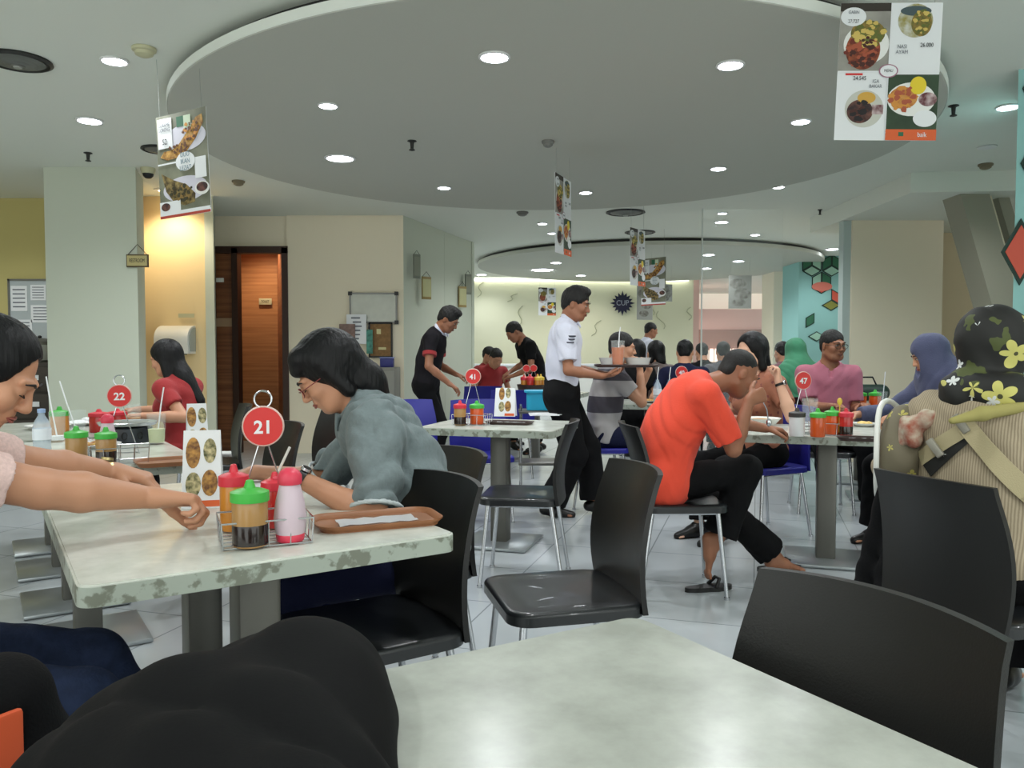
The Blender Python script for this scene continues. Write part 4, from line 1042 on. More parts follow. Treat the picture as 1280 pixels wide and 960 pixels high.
def flower_cloth(name, base, layers, axes=(0, 2), dark=None):
    """layers: (scale, petals, size, density, colour, seed)"""
    m = bpy.data.materials.new(name); m.use_nodes = True; nt = m.node_tree; N = nt.nodes; L = nt.links; b = N['Principled BSDF']
    tc = N.new('ShaderNodeTexCoord'); col = rgb(*base); 
    n = N.new('ShaderNodeTexNoise'); n.inputs['Scale'].default_value = 14; L.new(tc.outputs['Object'], n.inputs['Vector'])
    if dark: col = mixc(nt, math_node(nt, 'GREATER_THAN', n.outputs['Fac'], .60), col, rgb(*dark))
    for (sc, pet, size, dens, c, seed) in layers:
        mp = N.new('ShaderNodeMapping'); mp.inputs['Location'].default_value = (seed, seed*.7, seed*.3); mp.inputs['Scale'].default_value = (sc,)*3; L.new(tc.outputs['Object'], mp.inputs[0])
        v = N.new('ShaderNodeTexVoronoi'); v.inputs['Scale'].default_value = 1.0; v.inputs['Randomness'].default_value = .6; L.new(mp.outputs[0], v.inputs['Vector'])
        sb = N.new('ShaderNodeVectorMath'); sb.operation = 'SUBTRACT'; L.new(mp.outputs[0], sb.inputs[0]); L.new(v.outputs['Position'], sb.inputs[1])
        sx = N.new('ShaderNodeSeparateXYZ'); L.new(sb.outputs[0], sx.inputs[0]); ang = math_node(nt, 'ARCTAN2', sx.outputs[2], sx.outputs[0])
        sc_ = N.new('ShaderNodeSeparateXYZ'); L.new(v.outputs['Color'], sc_.inputs[0])
        w = math_node(nt, 'ABSOLUTE', math_node(nt, 'COSINE', math_node(nt, 'MULTIPLY_ADD', ang, pet/2, math_node(nt, 'MULTIPLY', sc_.outputs[1], 6))))
        rad = math_node(nt, 'MULTIPLY_ADD', w, size*.6, size*.42)
        msk = math_node(nt, 'MULTIPLY', math_node(nt, 'LESS_THAN', v.outputs['Distance'], rad), math_node(nt, 'LESS_THAN', sc_.outputs[0], dens))
        col2 = mixc(nt, math_node(nt, 'LESS_THAN', v.outputs['Distance'], size*.16), rgb(*c), rgb(*[x*.35 for x in c]))
        col = mixc(nt, msk, col, col2)
    L.new(col, b.inputs['Base Color']) if not isinstance(col, tuple) else None
    b.inputs['Roughness'].default_value = .7; return m
def hijab(P, m, long=.22, nm='headscarf', size=1.0, face=True, tail=True, disp=.003):
    hs = P.hs; g = []
    g.append(ell((0, -.014, .034), (.094*size, .112*size, .102*size), k=.02)); g.append(ell((0, .01, -.05), (.084*size, .098*size, .09*size), k=.03))
    g.append(cap((0, -.02, -.06), (0, -.01, -.17), .088*size, .100*size, k=.05)); 
    if face: g.append(ell((0, .115, -.025), (.058, .07, .082), k=.012, op='-'))
    for q in g:
        if q['t'] == 'cap': q['a'] *= hs; q['b'] *= hs
        else: q['c'] *= hs
    g = xf(g, P.HM); nb = P.nb
    dr = [cap(nb + P.rt*-.12 - P.sp1*.02, nb + P.rt*.12 - P.sp1*.02, .085, k=.06), cap(nb + P.fw*.03, nb - P.sp1*long + P.fw*.06, .13, .15, k=.06, n=P.fw, s=1.3),
          cap(nb - P.fw*.03, nb - P.sp1*long*.9 - P.fw*.05, .125, .14, k=.06, n=P.fw, s=1.35)]
    g = g[:3] + dr + g[3:]
    return sdf_mesh(nm, g, .006 if P.big else .008, m, P.body, disp=folds(disp, 34, 20))

# ------------------------------------------------------------------ the people of the photograph
def wp(px, py, y): return aty(px, py, y)
M_stripe = stripes(); M_greyin = cloth('pale cuff', (186, 194, 196))
# 1 woman in pink at the left
P = figure('woman in a pink blouse leaning over table 21, hair tied back', (-1.35, 1.645), 25, H=1.66, pz=.54, lean=(7, 16), neck=42, head=(34, -6, 0), female=True, h=.0045, armr=1.18, handr=1.24,
   hands={'R': dict(w=wp(215, 626, 1.97), d=(.85, .35, -.12), n=(.2, -.2, -1), curl=(42, 58, 40), pole=(.1, -.5, -.7), thumb=.5),
          'L': dict(w=wp(162, 592, 2.36), d=(.9, .1, -.22), n=(0, 0, -1), curl=(30, 40, 30), pole=(-.2, .3, -.8))},
   feet={'R': (-.72, 1.70, .09), 'L': (-.85, 2.05, .09)}, hair='bun', top=dict(m=M_pinkb, sleeve=.72, off=.016, fold=.003), bottom=dict(m=M_jeans, off=.016), eyes='down', skin=0, shoes=M_shoe)
W1 = P; watch(P, 'L', mat('gold bracelet', (186, 170, 120), .3, metal=.8), mat('gold case', (196, 180, 130), .3, metal=.8), rr=.0265, w=.014, nm='bracelet_watch')
# 2 man in grey writing
P = figure('man in a rolled-sleeve grey shirt writing at table 21, long black hair', (-.29, 2.64), 193, H=1.66, pz=.54, lean=(14, 30), neck=30, head=(36, 2, 0), h=.0045, girth=1.04, handr=1.05,
   hands={'L': dict(w=wp(372, 597, 2.30), d=(-.85, .25, -.15), n=(0, .2, -1), curl=(50, 50, 35), pole=(.45, -.35, -.8)),
          'R': dict(w=wp(320, 590, 2.66), d=(-.9, -.3, -.2), n=(0, -.1, -1), curl=(35, 45, 35), pole=(.1, .5, -.8))},
   feet={'L': (-.62, 2.42, .09), 'R': (-.6, 2.8, .09)}, hair='pony', top=dict(m=M_greyshirt, sleeve=.90, off=.024, fold=.011, collar=True, cuff=M_greyin), bottom=dict(m=M_navy, off=.014), eyes='down', skin=0, shoes=M_shoe)
M2 = P; glasses(P, mat('red spectacle frame', (120, 40, 36), .3), .023, .015); watch(P, 'L', M_black, M_chrome, rr=.028, w=.022, t=.95)
# 3 woman in red, seen from behind
P = figure('woman in a red top with long black hair, seen from behind', (-2.16, 5.30), 165, H=1.58, lean=(6, 10), neck=18, head=(18, 10, 0), female=True, h=.009, hair='long', facescale=0,
   hands={'L': dict(w=wp(178, 520, 4.95)), 'R': dict(w=(-2.6, 5.55, .80))}, top=dict(m=M_red, sleeve=.6), bottom=dict(m=M_blackcloth), feet={'L': (-2.5, 5.2, .09), 'R': (-2.5, 5.5, .09)})
# 4 black shirt waiter
P = figure('waiter in a black shirt with red trim clearing dishes at the side wall', (X(532, 7.6), 7.6), -8, H=1.66, pz=.88, lean=(8, 16), neck=34, head=(32, -8, 0), h=.009, skin=1, hair='quiff', facescale=1,
   hands={'R': dict(w=wp(562, 480, 7.35), d=(.8, 0, -.5)), 'L': dict(w=wp(570, 468, 7.7), d=(.9, .1, -.3))}, feet={'R': (X(540, 7.6), 7.5, .09), 'L': (X(528, 7.6), 7.75, .09)}, kneepole=(0, 1, .1),
   top=dict(m=cloth('black and red polo', (24, 22, 26)), sleeve=.62, collar=True, cm=M_whiteshirt), bottom=dict(m=M_blackcloth), shoes=M_shoe)
t = P; b = MB()
for nm in ('R', 'L'):
    sh, el, w = P.arms[nm]; e = sh.lerp(el, .62); b.cyl(e - (el-sh).normalized()*.03, e + (el-sh).normalized()*.004, .066, .066, 20)
att(P, b, 'red_sleeve_band', M_red, frame='local', par=P.top)
# 5 far waiter in black leaning left
P = figure('far waiter in dark shirt leaning over the table with red baskets', (X(672, 9.5), 9.5), 200, H=1.63, pz=.85, lean=(14, 26), neck=40, head=(35, 0, 0), h=.011, skin=1, hair='short', facescale=0,
   hands={'R': dict(w=(X(636, 9.5), 9.65, .95)), 'L': dict(w=(X(640, 9.4), 9.3, .92))}, feet={'R': (X(672, 9.5)+.03, 9.6, .09), 'L': (X(672, 9.5)-.02, 9.38, .09)}, kneepole=(0, 1, .1), top=dict(m=M_blackcloth, sleeve=.62), bottom=dict(m=M_blackcloth), shoes=M_shoe)
# 6 waiter in white with tray
ty = 5.85
P = figure('waiter in a white shirt and black trousers carrying a tray', (X(702, ty), ty), -4, H=1.66, pz=.88, lean=(3, 4), neck=16, head=(14, -14, 0), h=.007, skin=1, hair='quiff',
   hands={'R': dict(w=wp(752, 470, 5.68), d=(1, .1, .1), n=(0, 0, 1), curl=(15, 25, 20), pole=(-.3, -.3, -1)), 'L': dict(w=wp(756, 468, 6.0), d=(1, -.1, .1), n=(0, 0, 1), curl=(15, 25, 20), pole=(-.3, .3, -1))},
   feet={'R': (X(688, ty), 5.78, .085), 'L': (X(745, ty), 5.92, .085)}, footdir={'R': (0, 1, -.1), 'L': (0, 1, -.1)}, kneepole=(0, 1, .1), top=dict(m=M_whiteshirt, sleeve=.75, off=.02, fold=.004, collar=True), bottom=dict(m=M_blackcloth, off=.034, cuffr=.072), shoes=M_shoe)
WT = P
b = MB()
b = MB(); bt = bvh(P.top)
for k in range(3):
    hpt, n_, i_, d_ = bt.ray_cast(Vector((1, P.mid.y + .05, 1.31 - .022*k)), Vector((-1, 0, 0)))
    if hpt is not None: b.box(hpt + Vector((.0, 0, 0)), (.012, .075 - .012*k, .010))
att(P, b, 'shirt_print', mat('dark print', (60, 60, 72), .7), frame='local', par=P.top)
# 7 striped man
P = figure('man in a grey banded shirt holding his hands to his mouth', (.70, 6.28), 2, H=1.72, pz=.55, lean=(8, 12), neck=22, head=(8, -8, 0), h=.008, skin=0, hair='short', girth=1.05,
   hands={'R': dict(w=wp(800, 462, 6.15), d=(-.3, .1, 1), n=(-1, 0, 0), curl=(50, 60, 40), pole=(.5, -.2, -1)), 'L': dict(w=wp(812, 462, 6.4), d=(-.4, -.1, 1), n=(-1, 0, 0), curl=(50, 60, 40), pole=(.5, .2, -1))},
   feet={'R': (1.12, 6.2, .09), 'L': (1.0, 6.5, .09)}, top=dict(m=M_stripe, sleeve=.62, off=.018), bottom=dict(m=M_navy), shoes=mat('brown sandal', (90, 60, 48), .6))
# 8 man in orange
P = figure('man in an orange shirt bending over his food, barefoot on sandals', (.745, 4.0), 8, H=1.68, pz=.555, lean=(13, 31), neck=74, head=(32, 0, 0), hoff=(0, .065, -.02), h=.0055, skin=1, hair='crop', girth=1.1,
   hands={'R': dict(w=wp(937, 500, 3.86), d=(.75, .3, .25), n=(-.5, .6, -.3), curl=(45, 55, 40), pole=(-1, -.2, -.55)), 'L': dict(w=(1.36, 4.30, .79), d=(1, 0, -.1), n=(0, 0, -1), curl=(30, 40, 30), pole=(0, .5, -.7))},
   feet={'R': (1.02, 3.98, .235), 'L': (1.42, 4.25, .10)}, footdir={'R': (0, .12, -1), 'L': (-.1, 1, -.12)}, kneepole=(0, 1, .55), top=dict(m=M_orange, sleeve=.85, off=.022, fold=.005, hem=.12), bottom=dict(m=M_blackcloth, off=.012, cuffr=.075, len=.86))
OM = P
# 9 man in pink
P = figure('man in a dusty pink shirt and glasses turning his head', (X(1038, 6.2), 6.25), -100, H=1.70, pz=.56, lean=(2, 4), neck=12, head=(4, 28, 0), h=.0075, skin=1, hair='short', girth=.98,
   hands={'R': dict(w=(2.36, 5.90, .80), pole=(-.1, .3, -1)), 'L': dict(w=(2.60, 5.92, .80), pole=(.1, .3, -1))}, feet={'R': (2.3, 5.8, .09), 'L': (2.6, 5.8, .09)}, top=dict(m=M_pinkshirt, sleeve=.75, vneck=True, off=.018), bottom=dict(m=M_blackcloth), shoes=M_shoe)
glasses(P, M_black, .026, .017)
# 10 woman in blue headscarf
P = figure('woman in a slate blue headscarf sitting behind table 47', (2.72, 4.92), 196, H=1.60, pz=.55, lean=(6, 12), neck=22, head=(20, -30, 0), h=.008, skin=0, hair='hijab', female=True, facescale=1,
   hands={'L': dict(w=wp(1118, 520, 4.62), pole=(.3, -.4, -.8)), 'R': dict(w=(2.2, 5.1, .80))}, feet={'R': (2.3, 5.0, .09), 'L': (2.35, 4.75, .09)}, top=dict(m=M_slate, sleeve=1.9, off=.024, hem=.1, name='blouse'), bottom=dict(m=M_blackcloth, off=.03, cuffr=.08), shoes=M_shoe)
P.big = False; hijab(P, M_slate, .2)
# 11 woman in the floral headscarf
M_flor = flower_cloth('black cloth with yellow and white flowers', (20, 20, 17), [(9.5, 5, .46, .62, (192, 186, 104), 3.3), (17, 5, .34, .3, (206, 208, 206), 8.1)], dark=(70, 78, 34))
def knit():
    m = mat('taupe ribbed knit top', (152, 136, 112), .9, bump=.1); nt = m.node_tree; N = nt.nodes; L = nt.links
    tc = N.new('ShaderNodeTexCoord'); w = N.new('ShaderNodeTexWave'); w.inputs['Scale'].default_value = 42; w.inputs['Distortion'].default_value = .8; L.new(tc.outputs['Object'], w.inputs[0])
    c = mixc(nt, w.outputs['Fac'], rgb(136, 122, 100), rgb(170, 156, 132)); L.new(c, N['Principled BSDF'].inputs['Base Color']); return m
M_knit = knit()
P = figure('woman in a black and yellow floral headscarf with a carrier strapped across her back', (1.455, 2.47), 40, H=1.60, pz=.55, lean=(2, 4), neck=16, head=(12, 2, 0), h=.006, skin=0, hair='hijab', female=True, facescale=0, girth=1.14,
   hands={'L': dict(w=(1.50, 2.95, .78)), 'R': dict(w=(1.95, 2.65, .78))}, feet={'R': (1.85, 2.55, .09), 'L': (1.75, 2.8, .09)}, top=dict(m=M_knit, sleeve=1.9, off=.03, hem=.1, name='knit_top'), bottom=dict(m=M_blackcloth, off=.03, cuffr=.08), shoes=M_shoe)
P.big = True; FW = P; hs = P.hs
g = [ell((0, -.022, .036), (.110*hs, .128*hs, .114*hs), k=.02), ell((0, -.02, -.05), (.084, .096, .085), k=.03), ell((0, .115, -.025), (.058, .07, .082), k=.012, op='-')]
g = xf(g, P.HM)
g[2:2] = [cap(P.nb - P.fw*.05 + P.sp1*.03 - P.rt*.05, P.nb - P.fw*.05 + P.sp1*.03 + P.rt*.08, .068, k=.03), cap(P.nb + P.fw*.03, P.nb + P.fw*.07 - P.sp1*.12, .10, .12, k=.04, n=P.fw, s=1.4)]
hj = sdf_mesh('headscarf', g, .006, M_flor, P.body, disp=folds(.004, 30, 26))
def kn(a, c, ra, rb, y=2.335): return cap(P.Mi @ aty(a[0], a[1], y), P.Mi @ aty(c[0], c[1], y), ra, rb, k=.015)
sdf_mesh('scarf_fold', [kn((1190, 526), (1228, 517), .010, .020), kn((1228, 517), (1284, 508), .020, .016)], .004, mat('yellow leaf cloth', (150, 142, 84), .8), hj)
M_strap = mat('beige webbing', (168, 156, 122), .8, bump=.2, bscale=300); M_buckle = mat('grey buckle', (150, 146, 134), .4, metal=.2)
BT = bvh(P.top)
def onback(x, z, off=.004):
    h_, n_, i_, d_ = BT.ray_cast(Vector((x, -1, z)), Vector((0, 1, 0)))
    if h_ is None: return Vector((x, -.12, z)), Vector((0, -1, 0))
    return h_ + Vector((0, -off, 0)), n_
def strap(p, q, w, nm, m, par, off=.004, th=.004, n=16, bulge=0.0):
    b = MB(); vs = []; fs = []; d = (Vector((q[0]-p[0], 0, q[1]-p[1]))).normalized(); s_ = Vector((-d.z, 0, d.x))
    for i in range(n+1):
        t = i/n; x = p[0] + (q[0]-p[0])*t; z = p[1] + (q[1]-p[1])*t
        for a in (-1, 1):
            c, _ = onback(x + s_.x*a*w/2, z + s_.z*a*w/2, off); vs.append(c)
        for a in (1, -1): vs.append(vs[i*4 + (1 if a == 1 else 0)] + Vector((0, -th, 0)))
    for i in range(n):
        for k in range(4): fs.append((i*4+k, i*4+(k+1) % 4, (i+1)*4+(k+1) % 4, (i+1)*4+k))
    fs += [(0, 1, 2, 3), tuple(range(n*4, n*4+4))]
    b._add(vs, fs); return b.build(nm, m, par)
# local frame: +x is her right side (right in the picture), z is up
st = strap((-.02, 1.01), (.20, .74), .05, 'carrier_strap', M_strap, P.body, .012)
strap((.02, .985), (-.15, .86), .045, 'carrier_strap', M_strap, P.body, .008)
strap((.0, .955), (-.12, .83), .05, 'floral_carrier_edge', M_flor, P.body, .005)
for x, z, a in ((-.01, .985, -38), (-.085, .905, -38), (.185, .765, 48)):
    c, _ = onback(x, z, .02); b = MB(); b.box(c, (.024, .014, .062), rot=Euler((0, R(a if a > 0 else a), 0)).to_matrix(), bevel=.004); b.build('strap_buckle', M_buckle, st)
# the carrier panel with its white rim, bulging at her left side
cc_ = Vector((-.225, .02, .86)); g = [ell(cc_, (.085, .14, .17), k=.02)]
cp = sdf_mesh('carrier_panel', g, .007, flower_cloth('taupe with yellow blossoms', (110, 102, 82), [(22, 5, .36, .5, (186, 176, 96), 2.0)]), P.body, disp=folds(.004))
b = MB(); b.tube([cc_ + Vector((-.045 - .03*math.sin(R(a))**2, .13*math.cos(R(a)) - .01, .175*math.sin(R(a)))) for a in range(0, 360, 15)], .009, 10, closed=True)
b.build('white_rim', M_white, cp)
g = [cap(cc_ + Vector((.05, -.12, .10)), cc_ + Vector((.10, -.10, .13)), .026, .03, k=.02), ell(cc_ + Vector((.06, -.12, .07)), (.03, .03, .035), k=.02), cap(cc_ + Vector((.03,-.125,.05)), cc_ + Vector((.03,-.12,.12)), .014, .018, k=.01)]
sdf_mesh('bundled_cloth', g, .004, mat('rust and cream cloth', (150, 76, 58), .8, col2=(190, 180, 160), vscale=26), cp, disp=folds(.005, 60, 70))
# 12.. diners behind
def small(lab, px, py_top, y, face, hairk, topm, skin=0, head=(10, 0, 0), H=1.62, hands=None, female=False, sleeve=.6, standing=False, lean=(6, 10), h=.010, **k):
    z_top = aty(px, py_top, y).z
    pz = .88*H/1.65 if standing else .55
    P = figure(lab, (X(px, y), y), face, H=H, pz=pz, lean=lean, head=head, neck=k.pop('neck', 16), h=h, skin=skin, hair=hairk, female=female, hands=hands, facescale=k.pop('facescale', 0),
       feet=None if not standing else {'R': (X(px, y)+.02, y-.09, .09), 'L': (X(px, y)+.06, y+.09, .09)}, kneepole=(0, 1, .1) if standing else None, top=dict(m=topm, sleeve=sleeve), bottom=dict(m=M_blackcloth), shoes=M_shoe, **k)
    return P
P = small('woman with black hair raising a hand with a wristwatch behind table 47', 955, 433, 5.25, 205, 'bob', flower_cloth('orange batik', (156, 98, 74), [(26, 5, .3, .5, (120, 60, 60), 1.0)]), skin=2, female=True, facescale=0,
   hands={'L': dict(w=wp(973, 476, 4.98), d=(-.1, 0, 1), n=(-1, 0, 0), curl=(50, 50, 40), pole=(.3, -.3, -1)), 'R': dict(w=(1.35, 5.35, .8))}, h=.008, lean=(4, 6))
watch(P, 'L', M_black, M_chrome, rr=.026, w=.016)
small('man with short dark hair beyond the woman with the wristwatch', 985, 425, 8.9, 100, 'short', cloth('dull mauve', (120, 84, 90)), head=(14, 0, 0))
P = small('woman in a sea green headscarf behind the man in pink', 1003, 441, 7.6, 100, 'hijab', M_green, female=True); P.big = False; hijab(P, M_green, .18)
small('person in navy with thick black hair seen from behind', 855, 430, 7.6, 75, 'short', M_navy, head=(16, 0, 0), hairmat=M_hair)
small('woman with black hair on the far side of the tray', 790, 436, 7.9, 60, 'bob', M_blackcloth, female=True)
small('man standing far off in a white shirt by the pale wall', 803, 409, 12.3, 10, 'short', M_whiteshirt, standing=True, H=1.64, skin=1)
small('man with dark hair facing right behind the raised tray', 813, 426, 10.2, 40, 'short', cloth('brown top', (84, 66, 58)), skin=1)
small('long-haired diner turned away at the rear table', 829, 440, 8.8, 120, 'bob', cloth('brown grey top', (96, 84, 80)), female=True)
small('diner in a grey jacket far behind the orange shirt', 905, 436, 9.2, 80, 'short', M_ash)
small('dark-haired diner far off beside the grey jacket', 882, 447, 10.5, 100, 'short', M_blackcloth)
small('distant diner in pale clothes left of the person in navy', 838 - 40, 452, 11.5, 90, 'short', M_whiteshirt, H=1.5)
P = small('small dark-haired diner in red behind the blue chairs', 603, 449, 10.6, -40, 'short', M_red, H=1.5, skin=0, facescale=1)
small('diner in a red top bent beside the far waiter', 612, 452, 10.15, -60, 'short', M_red, H=1.5, head=(30, 0, 0), neck=30)

# ================================================================== THINGS ON THE TABLES
TZ = .75
M_redcap = mat('red plastic cap', (206, 52, 66), .4); M_greencap = mat('green plastic cap', (70, 176, 70), .4); M_clearp = mat('milky bottle plastic', (206, 186, 196), .35)
M_sauce = mat('orange sauce', (206, 84, 30), .3, coat=.4); M_amber = mat('amber sauce', (196, 128, 44), .3, coat=.4); M_soy = mat('soy sauce', (30, 18, 14), .2, coat=.4); M_jar = mat('tan jar', (168, 128, 76), .35, coat=.3)
M_redsauce = mat('red sauce', (180, 36, 30), .3, coat=.4); M_yel_ = mat('yellow plastic', (222, 190, 70), .4); M_salt = mat('white salt', (218, 220, 220), .5)
M_tray = mat('brown wood tray', (140, 92, 60), .45, var=.15, vscale=9); M_trayd = mat('dark brown tray', (56, 40, 36), .4); M_tissue = mat('tissue', (236, 238, 240), .9)
M_food = mat('mixed food', (150, 90, 44), .6, col2=(206, 168, 84), vscale=40, bump=.6, bscale=80); M_plate = mat('white plate', (232, 232, 228), .25)
M_signred = mat('sign red', (206, 48, 46), .45); M_signrim = mat('sign rim', (206, 176, 166), .4, metal=.2)
def jar(lab, x, y, z, r, h, bm, cm, kind='nozzle', parent_rz=0, low=None, group='sauce bottles'):
    t = thing('sauce_bottle', lab, 'bottle', (x, y, z), 0, group)
    if kind == 'carafe':
        b = MB(); b.lathe([(r*.86, .012), (r*.98, .03), (r*1.05, h*.32), (r*.92, h*.55), (r*.66, h*.78), (r*.62, h*.80)], seg=28); b.build('body', bm, t)
        b = MB(); b.lathe([(r*.84, 0), (r*.9, .004), (r*.92, .016), (r*.86, .02)], seg=28); b.build('base', cm, t)
        b = MB(); b.lathe([(r*.74, h*.78), (r*.78, h*.8), (r*.78, h*.9), (r*.6, h*.96), (r*.3, h*1.0), (.002, h)], seg=28); c = b.build('cap', cm, t)
        b = MB(); b.box((-r*.7, 0, h*.86), (r*.7, r*.5, h*.05), bevel=.003); b.build('spout', cm, c); return t
    hb = h*.72
    b = MB(); b.lathe([(r*.93, 0), (r, .006), (r, hb*.93), (r*.94, hb)], seg=28); b.build('body', bm, t)
    if low: b = MB(); b.lathe([(r*1.006, .004), (r*1.008, hb*.45), (r*1.0, hb*.46)], seg=28); b.build('contents', low, t)
    b = MB(); b.lathe([(r*1.08, hb*.94), (r*1.1, hb*.97), (r*1.08, hb*1.14), (r*.8, hb*1.18), (r*.34, hb*1.22), (r*.2, h*.99), (r*.08, h)], seg=28); b.build('cap', cm, t)
    return t
def rack(lab, x, y, rz, w=.20, d=.13, h=.065):
    t = thing('condiment_rack', lab, 'rack', (x, y, TZ), rz, 'wire condiment racks')
    r = .0018; C4 = [(-w/2, -d/2), (w/2, -d/2), (w/2, d/2), (-w/2, d/2)]
    b = MB(); b.tube([(a, c, h) for a, c in C4], r*1.2, 6, closed=True); b.build('top_rail', M_chrome, t)
    b = MB(); b.tube([(a*.96, c*.96, r+.002) for a, c in C4], r*1.2, 6, closed=True)
    for k in range(3): b.tube([(-w*.48, (k-1)*d*.25, r+.002), (w*.48, (k-1)*d*.25, r+.002)], r, 5)
    b.build('bottom_grid', M_chrome, t)
    for i in range(5):
        f = (i/4 - .5)*w
        for s in (-1, 1): MB().tube([(f*.96, s*d*.48, .002), (f, s*d/2, h)], r, 5).build('wire_rod', M_chrome, t)
    for i in range(1, 3):
        f = (i/3 - .5)*d
        for s in (-1, 1): MB().tube([(s*w*.48, f*.96, .002), (s*w/2, f, h)], r, 5).build('wire_rod', M_chrome, t)
    return t
def number_sign(num, lab, x, y, face, H=.29, r=.05, ring=True, z=TZ, par=None, yaw_only=True):
    t = thing('table_number_sign', lab, 'sign', (x, y, z), R(face + 90), 'red round table number signs')
    b = MB()
    for s in (-1, 1): b.tube([(s*.075, .0, .003), (s*.012, 0, H - 2.0*r)], .0022, 6)
    b.tube([(-.075, 0, .003), (-.06, .04, .003), (.06, .04, .003), (.075, 0, .003)], .0022, 6); b.build('wire_stand', M_chrome, t)
    b = MB(); b.cyl((0, -.004, H - r), (0, .004, H - r), r, r, 40); d = b.build('disc', M_signred, t)
    b = MB(); b.tube([(r*math.cos(R(a)), 0, H - r + r*math.sin(R(a))) for a in range(0, 360, 12)], .0042, 8, closed=True); b.build('disc_rim', M_signrim, d)
    if ring:
        b = MB(); b.tube([(.022*math.cos(R(a)), 0, H + .021 + .022*math.sin(R(a))) for a in range(0, 360, 15)], .0028, 8, closed=True); b.build('ring', M_chrome, t)
    if num: text(num, r*.95, M_paper, d, (0, -.0048, H - r - .004), (R(90), 0, 0), name='number', bold=.0012)
    return t
def tray(lab, x, y, rz, w, d, m, paper=True, z=TZ, group='serving trays'):
    t = thing('serving_tray', lab, 'tray', (x, y, z), R(rz), group)
    b = MB(); b.prism(rrect(w*.92, d*.9, .04), 0, .005); b.build('base', m, t)
    b = MB(); n = 0
    o = rrect(w, d, .05, 6); i_ = rrect(w*.90, d*.88, .04, 6); i2 = rrect(w*.965, d*.95, .045, 6); N_ = len(o); vs = []
    for P_, z_ in ((i_, .004), (i2, .016), (o, .018), (o, .015), (i_, .0)): vs += [(a, c, z_) for a, c in P_]
    fs = []
    for l in range(5):
        for k in range(N_): fs.append((l*N_+k, l*N_+(k+1) % N_, ((l+1) % 5)*N_+(k+1) % N_, ((l+1) % 5)*N_+k))
    b._add(vs, fs); b.build('rim', m, t, ang=50)
    if paper:
        p = thing('paper_napkin', 'white paper lying on the ' + lab.split(' ')[0] + ' tray ' + paper, 'napkin', (x, y, z + .0055), R(rz), 'tray papers')
        b = MB(); vs = []; fs = []
        for i in range(9):
            for j in range(5): vs.append(((i/8 - .5)*w*.62, (j/4 - .5)*d*.42, .001 + .004*abs(math.sin(i*1.3 + j)) ))
        for i in range(8):
            for j in range(4): a = i*5 + j; fs.append((a, a+5, a+6, a+1))
        b._add(vs, fs); bmesh.ops.solidify(b.bm, geom=b.bm.faces[:], thickness=.0006); b.build('sheet', M_tissue, p)
    return t
def glass(lab, x, y, z=TZ, r=.034, h=.13, fill=None, fm=None, straw=None, sm=None, group='drinking glasses'):
    t = thing('drinking_glass', lab, 'glass', (x, y, z), 0, group)
    b = MB(); b.lathe([(r*.80, 0), (r*.82, .003), (r, h), (r*.95, h), (r*.78, .008)], seg=28); b.build('tumbler', M_glassw, t)
    if fill: b = MB(); b.lathe([(r*.76, .009), (r*(.77 + .17*fill), h*fill), (.001, h*fill)], seg=24); b.build('drink', fm, t)
    if straw:
        s = thing('drinking_straw', 'straw in the ' + ' '.join(lab.split()[:11]), 'straw', (x, y, z), 0, 'drinking straws'); b = MB(); b.tube([(0, 0, .012), (straw[0]*.6, straw[1]*.6, h*1.25), (straw[0], straw[1], h*1.25 + straw[2])], .0035, 8); b.build('tube', sm or M_tissue, s)
    return t
M_glassw = mat('glass ware', (226, 236, 234), .06, alpha=.09, spec=.6)
def tent_menu(lab, x, y, rz, w=.10, h=.22, z=TZ, dark=False):
    t = thing('tent_menu', lab, 'menu', (x, y, z), R(rz), 'standing menu cards')
    for s in (-1, 1):
        b = MB(); M_ = Matrix.Translation((0, s*.042, 0)) @ Matrix.Rotation(R(s*10.5), 4, 'X')
        o = []
        for (a, c) in ((-w/2, 0), (w/2, 0), (w/2*.92, h), (-w/2*.92, h)): o.append((a, c))
        M2_ = M_ @ Matrix.Rotation(R(90), 4, 'X'); b.prism(o, -.0012, .0012, M2_); q = b.build('card', M_paper, t, smooth=False)
        if s < 0:
            pic = [(-.024, .160, .020, .045, M_food2), (.022, .165, .018, .036, M_food3), (-.023, .068, .021, .036, M_food3), (.022, .072, .022, .038, M_food2)]
            for (px_, pz_, rx, rz2, mm) in pic:
                b = MB(); b.prism([(px_ + rx*math.cos(R(a)), pz_ + rz2*math.sin(R(a))) for a in range(0, 360, 20)], .0013, .0022, M2_); b.build('food_picture', mm, q)
            b = MB(); b.prism([(.0, .004), (w*.45, .004), (w*.45, .022), (0, .022)], .0013, .002, M2_); b.build('orange_band', mat('orange print', (214, 96, 48), .6), q, smooth=False)
    return t
M_food2 = mat('brown dish print', (96, 60, 34), .6, col2=(190, 140, 70), vscale=60); M_food3 = mat('green dish print', (70, 74, 40), .6, col2=(200, 186, 140), vscale=70); M_food4 = mat('dark dish print', (44, 30, 32), .6, col2=(110, 70, 60), vscale=30)

